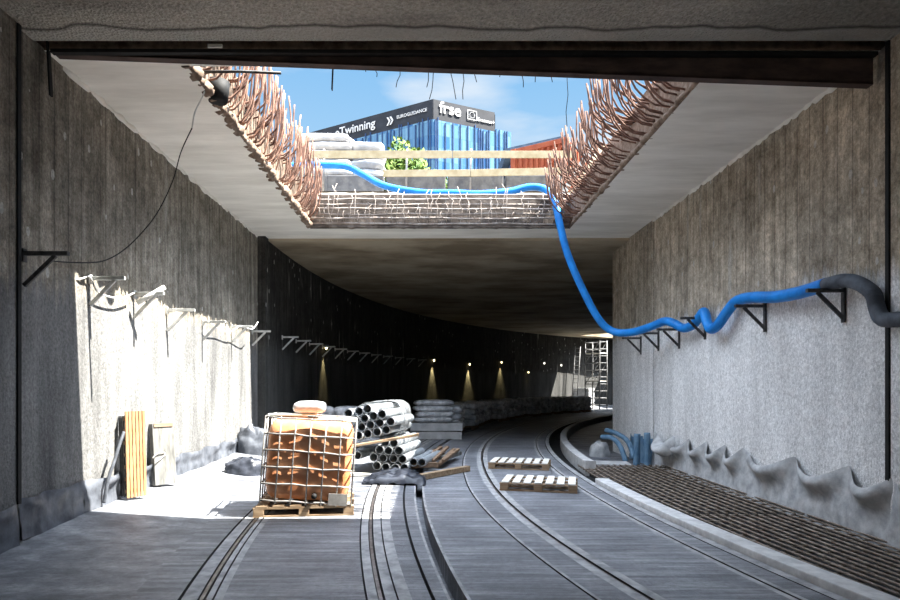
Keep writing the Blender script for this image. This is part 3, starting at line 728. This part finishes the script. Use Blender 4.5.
for (u, v, lab) in [(455, 387, 'loose grey pipe at the right side of the lower pipe pile'), (500, 395, 'grey pipe lying lowest right beside the timber battens'), (150, 356, 'lone grey pipe behind the right corner of the orange tank')]:
    p = at(330 + u / 5.45, 390 + v / 5.45, 11.5); p.z = max(p.z, .09)
    if u == 455: p.z = .2
    o = link('pipe', MB().pipe(p, p + pd * 1.5, .081, .014), M['pvc'], off=p); tag(o, lab, 'pipe')
# film around the rear of the upper bundle
mb = MB(); rows = []
for i in range(8):
    t = .45 + .14 * i; c = at(330 + 205 / 5.45, 390 + 178 / 5.45, 11.2) + pd * t; row = []
    sc_ = 1.02 if i < 6 else 1.02 - .25 * (i - 5)
    for k in range(28):
        a = 2 * PI * k / 28
        row.append(c + Vector(((.52 * math.copysign(abs(math.cos(a)) ** .7, math.cos(a)) * sc_) * math.cos(PYAW), 0, .38 * math.copysign(abs(math.sin(a)) ** .7, math.sin(a)) * sc_ + .09 * math.cos(a) + .02 * noise.noise(Vector((i * 1.7, k * .8, 1))))))
    rows.append(row)
mb.grid(rows, close=True); o = link('plastic_film', mb, M['film']); tag(o, 'clear film wrapped round the rear of the upper pipe bundle', 'film')
def plank(a, b, w, h, mat, lab, cat='plank'):
    o = link('plank', MB().bar(a, b, w, h), mat, bevel=.004); return tag(o, lab, cat)
plank(at(352, 446, 11.15), at(419, 434.5, 11.25), .14, .045, M['wood'], 'pale plank tilted between the two pipe stacks')
plank(fl(424, 484) + Vector((-.1, .35, .06)), fl(469, 474) + Vector((0, .35, .06)), .12, .10, M['wood'], 'thick tan timber beside the black tarpaulin, ending over the slab')
plank(at(442, 458, 12.6), at(458, 453, 13.6), .18, .08, M['grey_wood'], 'short grey board end on the slab right of the battens')
for i in range(9):
    a = at(416 + i * 3.4, 464 - i * .5, 12.0); a.z = .05 + .06 * (i % 3); b = a + Vector((.35 + R.uniform(-.05, .05), 1.5, .05 + R.uniform(0, .08)))
    o = link('batten', MB().bar(a, b, .07, .05), M['wood_dk'], bevel=.003); tag(o, 'dark brown batten in the loose timber bundle right of the pipes', 'batten', 'battens right of the pipe pile')
plank(at(350, 474, 11.0) + Vector((0, 0, .0)), at(395, 477, 11.0), .14, .05, M['wood_white'], 'pale board under the lower pipe pile behind the tank')
# rough bark strip ends
plank(at(411, 466, 11.6), at(437, 464.5, 11.8), .10, .09, M['wood_dk'], 'dark splintered timber in front of the loose pipe end')
# black tarpaulin over the trench
mb = MB(); rows = []
for i in range(34):
    u = i / 33; row = []
    for j in range(18):
        v = j / 17
        x = -1.15 + 1.08 * u; y = 10.05 + .75 * v - .12 * u
        z = .03 + .20 * math.sin(PI * min(max(u, .0), 1)) ** .6 * math.sin(PI * v) ** .6 * (.7 + .5 * u) + .05 * noise.noise(Vector((u * 7, v * 5, 2))) + .03 * noise.noise(Vector((u * 19, v * 13, 5)))
        row.append(Vector((x, y, max(z, .014))))
    rows.append(row)
mb.grid(rows); o = link('tarpaulin', mb, M['tarp']); tag(o, 'black crumpled tarpaulin in front of the lower pipe pile', 'tarpaulin')
# crumpled sheet left of the tank
def heap(c, w, d, h, seed, mat, name, lab, cat):
    mb = MB(); rows = []
    for i in range(13):
        t = i / 12; row = []
        for k in range(32):
            a = 2 * PI * k / 32; r = math.cos(t * PI / 2) ** .5
            q = 1 + .22 * noise.noise(Vector((math.cos(a) * 1.6, math.sin(a) * 1.6, t * 2 + seed))) + .12 * noise.noise(Vector((math.cos(a) * 5, math.sin(a) * 5, t * 5 + seed)))
            row.append(Vector((c[0] + w / 2 * r * q * math.cos(a), c[1] + d / 2 * r * q * math.sin(a), c[2] + max(h * math.sin(t * PI / 2) * q, 0))))
        rows.append(row)
    mb.grid(rows, close=True); o = link(name, mb, mat); return tag(o, lab, cat)
heap((-3.42, 11.0, .03), .75, .5, .30, 3, M['tarp'], 'sheet_bundle', 'crumpled black plastic bundle on the sunlit floor left of the tank', 'bundle')
heap((-3.95, 13.4, .1), .8, .5, .62, 8, M['membrane'], 'sheet_bundle', 'tall grey sheet bundle behind the black one at the left wall end', 'bundle')

# ------------------------------------------------------------------ leaning boards at the left wall
def leaning(base, w, h, t, yaw, lean, name, build):
    m = Matrix.Rotation(yaw, 3, 'Z') @ Matrix.Rotation(lean, 3, 'X')
    return m
yaw = math.radians(52)
root = empty('slatted_panel', (-4.03, 8.25, .125), 'tall orange pine slatted panel leaning on the left wall', 'panel', rz=yaw)
tilt = math.radians(-4)
for k in range(6):
    x = -.14 + .28 * (k + .5) / 6
    link('slat', MB().box((x, 0, .60), (.036, .022, 1.18)), M['orange_wood'], root, off=Vector(), bevel=.003)
for k in range(7): link('crosspiece', MB().box((0, .03 + .0, 1.0 * (.1 + k * .165)), (.28, .03, .05)), M['wood_dk'], root, off=Vector())
for k in range(3): link('rear_slat', MB().box((-.13, .06 + k * .05, .58), (.02, .035, 1.1)), M['dark_steel'], root, off=Vector())
root.rotation_euler = (math.radians(-3), 0, yaw)
root = empty('form_panel', (-4.06, 9.22, .15), 'weathered grey formwork board leaning right of the slatted panel', 'panel', rz=yaw)
link('board', MB().box((0, 0, .47), (.34, .03, .94)), M['grey_wood'], root, off=Vector(), bevel=.004)
for x in (-.155, .155): link('edge_batten', MB().box((x, .045, .47), (.04, .06, .94)), M['grey_wood'], root, off=Vector(), bevel=.003)
link('top_batten', MB().box((0, -.022, .91), (.30, .015, .05)), M['wood_dk'], root, off=Vector())
link('wire_tie', MB().tube(smooth([(-.2, -.03, .42), (-.1, -.05, .5), (0, -.03, .46), (-.16, -.06, .36)]), .008, 5), M['wood_white'], root, off=Vector())
root.rotation_euler = (math.radians(-6), 0, yaw)
o = link('bent_tube', MB().tube(smooth([at(104, 503, 7.72), at(108, 480, 7.74), at(114, 462, 7.8), at(120, 443, 7.9), at(124, 432, 7.98)]), .022, 8), M['membrane']); tag(o, 'thin grey bent tube leaning on the slatted panel', 'tube')

# ------------------------------------------------------------------ slabs and sack stacks along the far wall
def rowpt(deg, off=0):
    a = math.radians(deg); r = RW - 4.2 + off
    return Vector((CX - r * math.cos(a), CY + r * math.sin(a), 0)), -a
for k, (z, lab) in enumerate([(.125, 'lower of two stacked precast slabs under the wrapped sacks'), (.385, 'upper of two stacked precast slabs under the wrapped sacks')]):
    o = link('precast_slab', MB().box((.18 + .02 * k, 19.3, z + .008), (1.6, 1.7, .235)), M['slab'], bevel=.01); tag(o, lab, 'slab')
for k in range(4):
    sack((.10 + R.uniform(-.02, .02), 19.0, .515 + k * .175), 1.25, .85, .19, M['sack_grey'], 'wide wrapped sack on the precast slabs, %s of four' % ('lowest', 'second from bottom', 'third from bottom', 'topmost')[k], 20 + k, R.uniform(-.03, .03))
SM = [sack_mesh(.62, .46, .24, 40 + s) for s in range(3)]
SMesh = []
for s in SM:
    o = link('sack', s, M['sack_grey'], off=Vector()); SMesh.append(o)
first = True
cnt = 0
for i in range(13):
    p, rz = rowpt(8.2 + i * 3.0, .15 * math.sin(i * 2.1))
    pr = empty('pallet', p + Vector((0, 0, .006)), 'dark pallet under a sack stack in the row along the curving track', 'pallet', 'pallets of the dark sack row', rz)
    for x in (-.5, 0, .5): link('runner', MB().box((x, 0, .05), (.12, 1.0, .09)), M['wood_dk'], pr, off=Vector())
    for y in (-.4, -.13, .13, .4): link('deck_board', MB().box((0, y, .107), (1.2, .16, .022)), M['wood_dk'], pr, off=Vector())
    for lv in range(4):
        for sx in (-.31, .31):
            for sy in (-.24, .24):
                src = SMesh[cnt % 3]
                o = src if cnt < 3 else src.copy()
                if cnt >= 3: COL.objects.link(o)
                c, s_ = math.cos(rz), math.sin(rz)
                o.location = (p.x + c * sx - s_ * sy, p.y + s_ * sx + c * sy, .126 + lv * .215)
                o.rotation_euler.z = rz + R.uniform(-.06, .06); cnt += 1
                tag(o, 'grey wrapped sack in the dark row of stacks along the curving track', 'sack', 'sacks in the dark row along the track')
# heap behind the tank
k = 0
for lv in range(4):
    for i in range(3 - (lv // 2)):
        sack((-3.15 + i * .72 + .15 * (lv % 2), 16.3 + .1 * lv, .01 + lv * .27), .78, .5, .28, M['sack_grey'], 'dusty grey sack, %s from the left in the %s layer behind the tank' % (ordinal(i), ('bottom', 'second', 'third', 'top')[lv]), 60 + k, R.uniform(-.2, .2)); k += 1

# ------------------------------------------------------------------ right far corner items
o = link('concrete_plank', MB().box((4.0, 13.25, -.08), (.78, .62, .10), Matrix.Rotation(math.radians(-8), 3, 'Z')), M['slab'], bevel=.008); tag(o, 'flat loose concrete slab lying at the far end of the mesh', 'slab')
def bp(pts, lab, r=.06):
    o = link('blue_pipe', MB().tube(smooth(pts, 6), r, 12), M['bluepipe']); tag(o, lab, 'pipe')
bp([at(606, 430, 14.9), at(618, 434, 14.6), at(628, 442, 14.3), at(634, 458, 14.0)], 'upper dull blue pipe bending down at the right wall end')
bp([at(602, 437, 14.8), at(612, 438, 14.5), at(620, 446, 14.1), at(626, 462, 13.9)], 'lower dull blue pipe bending left toward the kerb end')
bp([Vector((4.66, 13.55, -.13)), Vector((4.67, 13.55, .2)), Vector((4.68, 13.55, .58))], 'upright dull blue pipe left of the grey flap', .075)
bp([Vector((4.84, 13.35, -.13)), Vector((4.84, 13.35, .25)), Vector((4.83, 13.35, .62))], 'upright dull blue pipe against the right wall', .07)
heap((4.35, 15.4, -.14), .5, .5, .35, 17, M['geotex'], 'rubble_sack', 'small crumpled grey sack beyond the blue pipes', 'sack')

# ------------------------------------------------------------------ scaffold tower at the far opening
root = empty('scaffold_tower', (11.9, 43.0, 0), 'white scaffold tower in the daylight at the far tunnel end', 'scaffold', rz=math.radians(-50))
for x in (-.6, .6):
    for y in (-.45, .45): link('upright', MB().tube([(x, y, 0), (x, y, 4.9)], .045, 6), M['scaf'], root, off=Vector())
for i in range(10):
    z = .3 + i * .5
    for y in (-.45, .45): link('ledger', MB().tube([(-.6, y, z), (.6, y, z)], .03, 5), M['scaf'], root, off=Vector())
    for x in (-.6, .6): link('rung', MB().tube([(x, -.45, z), (x, .45, z)], .03, 5), M['scaf'], root, off=Vector())
for i in range(3):
    for y in (-.45, .45): link('diagonal_brace', MB().tube([(-.6, y, .3 + i * 1.5), (.6, y, 1.8 + i * 1.5)], .03, 5), M['scaf'], root, off=Vector())
for z in (2.0, 4.0): link('platform', MB().box((0, 0, z), (1.2, .9, .06)), M['wood_white'], root, off=Vector())
p = at(585, 384, 46)
o = link('white_ladder', MB(), M['white_cable']) if False else None
root = empty('ladder', (10.6, 44.2, 0), 'tall white ladder leaning left of the scaffold tower', 'ladder', rz=math.radians(-50))
for x in (-.22, .22): link('side_rail', MB().tube([(x, 0, 0), (x, 0.5, 4.6)], .035, 6), M['scaf'], root, off=Vector())
for i in range(14): link('rung', MB().tube([(-.22, .5 * (.3 + i * .32) / 4.6, .3 + i * .32), (.22, .5 * (.3 + i * .32) / 4.6, .3 + i * .32)], .02, 5), M['scaf'], root, off=Vector())
o = link('concrete_block', MB().box((11.4, 45.0, .75), (1.7, .7, 1.5), Matrix.Rotation(math.radians(-50), 3, 'Z')), M['sack_white'], bevel=.02); tag(o, 'low white block standing in the daylight at the far tunnel end', 'block')

# ------------------------------------------------------------------ world above the opening
def ground():
    mb = MB()
    z = 7.05
    for (x0, x1, y0, y1) in ((-80, 80, 16.6, 30), (-80, 7, 30, 42), (24, 80, 30, 42), (-80, 80, 56, 160), (-80, 4, 42, 56), (20, 80, 42, 56), (7, 24, 30, 36)):
        mb.add([(x0, y0, z), (x1, y0, z), (x1, y1, z), (x0, y1, z)], [(0, 1, 2, 3)])
    for (x0, x1, y0, y1) in ((-80, -5.9, -16, 16.6), (6.9, 80, -16, 16.6)):
        mb.add([(x0, y0, TOP), (x1, y0, TOP), (x1, y1, TOP), (x0, y1, TOP)], [(0, 1, 2, 3)])
    # rough bank rising from the slab top to the upper ground
    rows = []
    for i in range(60):
        x = -12 + 24 * i / 59; row = []
        for j in range(9):
            t = j / 8; y = 14.75 + 1.95 * t
            row.append(Vector((x, y, TOP + .0 + .84 * t + (.10 * noise.noise(Vector((x * 1.7, y * 1.7, 3))) if 0 < j < 8 else 0))))
        rows.append(row)
    mb.grid(rows)
    return mb
struct('ground', ground(), M['earth'], 'pale site ground and rubble bank around the roof opening', 'ground')
struct('floor_outside', MB().box((0, -29, -.1), (60, 26, .1)), M['earth'], 'unseen ground added behind the tunnel mouth to bounce daylight', 'ground')  # unseen plane added to bring more ambient light into the tunnel

# barrier boards and posts
by = 16.75
root = empty('barrier_rail', at(430, 190, by), 'cream wooden guard rail of two boards above the far opening edge', 'guard rail')
wpart(root, 'upper_board', MB().bar(at(309, 154.5, by), at(452, 154.5, by), .035, .21), M['boardpaint'], bevel=.005)
wpart(root, 'upper_board', MB().bar(at(452.5, 154.5, by), at(574, 154.5, by), .035, .20), M['boardpaint'], bevel=.005)
wpart(root, 'lower_board', MB().bar(at(383, 173.5, by), at(470, 173, by), .035, .19), M['boardpaint'], bevel=.005)
wpart(root, 'lower_board', MB().bar(at(470.5, 173, by), at(574, 171, by), .035, .20), M['boardpaint'], bevel=.005)
for px in (324, 407, 471, 564): wpart(root, 'post', MB().tube([at(px, 149, by + .06), at(px - 1, 196, by + .06)], .03, 8), M['cage'])
for i, (x0, x1, lab) in enumerate([(328, 385, 'leftmost grey concrete barrier block behind the hose'), (386, 446, 'second grey concrete barrier block from the left'), (447, 503, 'third grey concrete barrier block from the left'), (504, 562, 'rightmost grey concrete barrier block near the container')]):
    a = at(x0, 191, 17.2); b = at(x1, 178, 17.2)
    o = link('barrier_block', MB().box(((a.x + b.x) / 2, 17.2, (6.95 + b.z) / 2), (b.x - a.x - .03, .5, b.z - 6.95)), M['barrier'], bevel=.03); tag(o, lab, 'concrete block')
o = link('plank', MB().bar(at(556, 205, 14.9), at(590, 150, 15.6), .22, .04), M['grey_wood'], bevel=.004); tag(o, 'grey board leaning steeply beside the right bars and guard rail', 'plank')
o = link('plank', MB().bar(at(574, 192, 15.2), at(602, 146, 15.9), .26, .04), M['boardpaint'], bevel=.004); tag(o, 'pale board leaning steeply against the orange container', 'plank')
# sack piles up there
o = link('concrete_block', MB().box((-2.8, 18.2, 7.45), (2.5, 1.2, .78)), M['barrier'], bevel=.02); tag(o, 'pale concrete base under the white sack stacks', 'concrete block')
NL = ('lowest', 'second', 'third', 'fourth', 'fifth')
for lv in range(5):
    sack((-3.15, 18.1, 7.86 + lv * .255), 1.7, .9, .29, M['sack_white'], 'large white sack, %s from below in the taller outdoor stack' % NL[lv], 80 + lv, R.uniform(-.04, .04))
for lv in range(4):
    sack((-1.90, 18.25, 7.86 + lv * .27), 1.05, .9, .30, M['sack_white'], 'white sack, %s from below in the shorter outdoor stack' % NL[lv], 90 + lv, R.uniform(-.04, .04))
# bushes
def bush(name, c, rx, ry, rz_, n, lab, seed):
    rr = random.Random(seed); root = empty(name, (c[0], c[1], 7.05), lab, 'bush')
    mb = MB()
    for i in range(n):
        d = Vector((rr.gauss(0, 1), rr.gauss(0, 1), rr.gauss(0, 1))).normalized(); q = rr.uniform(.45, 1) * (1 + .25 * noise.noise(d * 2.3))
        p = Vector((d.x * rx * q, d.y * ry * q, d.z * rz_ * q)) + Vector((0, 0, rz_))
        s = rr.uniform(.07, .15); a = Vector((rr.uniform(-1, 1), rr.uniform(-1, 1), rr.uniform(-1, 1))).normalized(); b = a.orthogonal().normalized()
        mb.add([p - a * s, p + b * s * .5, p + a * s, p - b * s * .5], [(0, 1, 2, 3)])
    fo = link('foliage', mb, M['leaf'], root, off=Vector())
    st = MB()
    for k in range(6):
        st.tube([(0, 0, -.02), (rr.uniform(-.2, .2), rr.uniform(-.2, .2), rz_ * .6), (rr.uniform(-.7, .7) * rx, rr.uniform(-.5, .5) * ry, rz_ * 1.4)], [.06, .045, .015], 6)
    link('stem', st, M['bark'], root, off=Vector())
bush('shrub', (-.95, 21.2), 1.15, .8, 1.62, 3200, 'green shrub behind the guard rail left of the glass building corner', 1)
bush('shrub', (.45, 23.6), .85, .8, 1.5, 2000, 'lower green shrub behind the guard rail at the glass facade foot', 2)

# orange container
root = empty('site_container', (5.0, 22.0, 7.05), 'orange ribbed steel container behind the right end of the guard rail', 'container', rz=math.radians(-33))
H = 3.72
link('side_panel', MB().box((-1.05, .03, H / 2), (2.0, .05, H - .3)), M['container'], root, off=Vector())
for k in range(9): link('rib', MB().box((-.25 - k * .22, -.02, H / 2), (.1, .07, H - .3)), M['container'], root, off=Vector(), bevel=.01)
link('front_panel', MB().box((-.03, 1.6, H / 2), (.05, 3.1, H - .3)), M['container'], root, off=Vector())
for k in range(10): link('rib', MB().box((.02, .3 + k * .29, H / 2), (.07, .12, H - .3)), M['container'], root, off=Vector(), bevel=.01)
link('roof', MB().box((-1.05, 1.6, H - .08), (2.1, 3.2, .14)), M['container'], root, off=Vector())
link('base_frame', MB().box((-1.05, 1.6, .08), (2.1, 3.2, .16)), M['container'], root, off=Vector())
for (x, y) in ((0, 0), (-2.1, 0), (0, 3.2), (-2.1, 3.2)): link('corner_post', MB().box((x, y, H / 2), (.2, .2, H)), M['container'], root, off=Vector(), bevel=.01)
link('top_rail', MB().box((-1.05, 0, H - .1), (2.1, .14, .2)), M['container'], root, off=Vector(), bevel=.01)
link('diagonal_brace', MB().bar((-.1, -.09, H - .3), (-1.9, -.09, .9), .05, .14, (0, 1, 0)), M['container'], root, off=Vector())
# low dark roofed building behind
root = empty('low_building', (9, 46, 7.05), 'low building with a dark sloping roof behind the orange container', 'building')
a = at(505, 152, 44); b = at(566, 138.5, 44)
mb = MB().bar(a + Vector((0, 5, 0)), b + Vector((0, 5, 0)), 10, .5)
wpart(root, 'roof', mb, M['roofdark'])
wpart(root, 'wall', MB().box(((a.x + b.x) / 2, 48.5, (6.6 + a.z) / 2), (b.x - a.x - 1, 6.5, a.z - 7.5)), M['fin'])

# ------------------------------------------------------------------ glass office building
C0 = Vector((.35, 70, 0)); dR = Vector((.910, .414, 0)).normalized(); dL = Vector((-.869, .4955, 0)).normalized()
ZT = EYE + 287 * 70 / F; ZB = 7.05; BAND = 2.35
root = empty('office_building', (C0.x, C0.y, ZB), 'blue glass office building with a charcoal sign band on top', 'building')
def facade(d, L, z0, z1, name, mat, off=0.0, thick=.0):
    me = bpy.data.meshes.new(name); a = C0 + d * off - Vector(root.location); b = a + d * L
    a.z = z0 - ZB; b.z = z0 - ZB
    nrm = Vector((d.y, -d.x, 0)) if d.x > 0 else Vector((-d.y, d.x, 0))
    back = nrm * -.4
    vs = [a, b, b + Vector((0, 0, z1 - z0)), a + Vector((0, 0, z1 - z0))]; vs += [v + back for v in vs]
    me.from_pydata([tuple(v) for v in vs], [], [(0, 1, 2, 3), (5, 4, 7, 6), (3, 2, 6, 7), (0, 4, 5, 1), (1, 5, 6, 2), (0, 3, 7, 4)])
    uv = me.uv_layers.new(); cs = [(0, 0), (L, 0), (L, z1 - z0), (0, z1 - z0)]
    for p in me.polygons:
        for li in p.loop_indices:
            vi = me.loops[li].vertex_index % 4; uv.data[li].uv = cs[vi]
    me.materials.append(mat); o = bpy.data.objects.new(name, me); COL.objects.link(o); o.parent = root
    return (o if name == 'sign_band' else nrm)
nR = facade(dR, 8.36, ZB, ZT - BAND, 'right_glazing', M['glass']); facade(dR, 2.3, ZB, ZT - BAND + .35, 'right_glazing', M['glass'], 8.36)
nL = facade(dL, 20, ZB, ZT - BAND, 'left_glazing', M['glass'])
bandR = facade(dR, 8.36, ZT - BAND, ZT, 'sign_band', M['signblack'], -.05); bandL = facade(dL, 20, ZT - BAND, ZT, 'sign_band', M['signblack'], -.05)
rp = Vector(root.location)
mb = MB(); q = [C0, C0 + dR * 8.4, C0 + dR * 8.4 + dL * 20, C0 + dL * 20]
mb.add([Vector((v.x, v.y, z)) for z in (ZB, ZT - .1) for v in [p_ + (dR + dL) * .35 for p_ in q]], [(4, 5, 6, 7), (1, 2, 6, 5), (2, 3, 7, 6)])
wpart(root, 'rear_block', mb, M['signblack'])
def fins(d, nrm, L, k, seed, step):
    rr = random.Random(seed); x = .3
    while x < L:
        p = C0 + d * x + nrm * .06; z1 = ZT - BAND + rr.choice((0, 0, .3, -.2)) * 1
        if x > 8.4 and d.x > 0: z1 += .3
        w = rr.choice((.08, .12, .16))
        wpart(root, 'fin', MB().bar((p.x, p.y, ZB), (p.x, p.y, z1), w, .12, (d.x, d.y, 0)), M['fin']); x += step * rr.choice((.5, .8, 1.2, 1.6))
fins(dR, nR, 10.5, 30, 1, .62); fins(dL, nL, 19.5, 40, 2, .62)
def text(body, d, nrm, x, z, size, name, bold=.012, shear=0):
    cu = bpy.data.curves.new(name, 'FONT'); cu.body = body; cu.size = size; cu.extrude = .02; cu.offset = size * bold; cu.shear = shear
    tmp = bpy.data.objects.new(name, cu); COL.objects.link(tmp)
    dg = bpy.context.evaluated_depsgraph_get(); me = bpy.data.meshes.new_from_object(tmp.evaluated_get(dg))
    bpy.data.objects.remove(tmp); me.materials.clear(); me.materials.append(M['letters'])
    o = bpy.data.objects.new(name, me); COL.objects.link(o); o.parent = bandR if d.x > 0 else bandL
    ex = d if d.x > 0 else -d
    p = C0 + d * x + nrm * .08; p.z = z
    mtx = Matrix((ex, Vector((0, 0, 1)), ex.cross(Vector((0, 0, 1))))).transposed().to_4x4(); mtx.translation = p - rp
    o.matrix_local = mtx
    return o
def frame_box(d, nrm, x0, x1, z0, z1, t, name):
    mb = MB(); P = lambda x, z: Vector(((C0 + d * x + nrm * .09).x, (C0 + d * x + nrm * .09).y, z))
    for a, b in ((P(x0, z0), P(x1, z0)), (P(x0, z1), P(x1, z1)), (P(x0, z0), P(x0, z1)), (P(x1, z0), P(x1, z1))):
        mb.bar(a, b, .04, t) if abs(a.z - b.z) < .01 else mb.bar(a, b, t, .04, (nrm.x, nrm.y, 0))
    wpart(root, name, mb, M['letters'], bandR)
text('frse', dR, nR, .78, ZT - 1.42, 1.9, 'sign_lettering', bold=.016)
frame_box(dR, nR, 4.55, 5.75, ZT - 1.5, ZT - .42, .07, 'sign_flag_frame')
mb = MB()
for k in range(12):
    a = 2 * PI * k / 12; p = C0 + dR * (5.15 + .33 * math.cos(a)) + nR * .09; mb.box((p.x, p.y, ZT - .96 + .33 * math.sin(a)), (.10, .05, .10))
wpart(root, 'sign_star_ring', mb, M['letters'], bandR)
text('Erasmus+', dR, nR, 5.85, ZT - 1.50, .62, 'sign_lettering')
text('EUROGUIDANCE', dL, nL, 5.0, ZT - 1.25, .55, 'sign_lettering')
text('\u00bb', dL, nL, 6.45, ZT - 1.75, 2.1, 'sign_chevrons')
text('eTwinning', dL, nL, 14.4, ZT - 1.5, 1.5, 'sign_lettering')
text('eurodesk', dL, nL, 19.0, ZT - 1.4, 1.0, 'sign_lettering')

# ------------------------------------------------------------------ light: sky and sun
w = bpy.data.worlds.new('sky'); scene.world = w; w.use_nodes = True; nt = w.node_tree
bg = nt.nodes['Background']
tc_ = N(nt, 'ShaderNodeTexCoord').outputs['Generated']
sx = N(nt, 'ShaderNodeSeparateXYZ'); nt.links.new(tc_, sx.inputs[0])
blue = ramp(nt, sx.outputs['Z'], [(.0, (.58, .68, .78)), (.30, (.36, .57, .78)), (.48, (.21, .45, .74)), (.60, (3.0, 3.6, 4.5)), (.85, (7.0, 8.0, 9.6))])  # overhead band, out of view, given added brightness to light the tunnel
mp = N(nt, 'ShaderNodeMapping'); mp.inputs['Scale'].default_value = (1.2, 1.2, 4.5); nt.links.new(tc_, mp.inputs[0])
cn = N(nt, 'ShaderNodeTexNoise'); cn.inputs['Scale'].default_value = 2.6; cn.inputs['Detail'].default_value = 7; nt.links.new(mp.outputs[0], cn.inputs['Vector'])
cl = ramp(nt, cn.outputs['Fac'], [(.44, (0,) * 3), (.68, (.9,) * 3)])
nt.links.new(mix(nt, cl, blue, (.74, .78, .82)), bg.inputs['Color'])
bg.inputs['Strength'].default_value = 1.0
sun = bpy.data.lights.new('sun', 'SUN'); sun.energy = 28.0; sun.angle = .006; sun.color = (1, .96, .88)
so = bpy.data.objects.new('sun', sun); COL.objects.link(so); so.rotation_euler = Vector((-1, .12, -1.62)).to_track_quat('-Z', 'Y').to_euler()

scene.cycles.diffuse_bounces = 8
# ------------------------------------------------------------------ camera
cam = bpy.data.cameras.new('camera'); co = bpy.data.objects.new('camera', cam); COL.objects.link(co)
co.location = (0, 0, EYE); co.rotation_euler = (PI / 2, 0, 0)
cam.sensor_width = 36; cam.lens = 24; cam.shift_x = 20 / 900; cam.shift_y = 86 / 900; cam.clip_end = 500
scene.camera = co
vs = scene.view_settings
vs.view_transform = 'Standard'; vs.look = 'None'; vs.exposure = 0.3; vs.gamma = 1; vs.use_curve_mapping = False
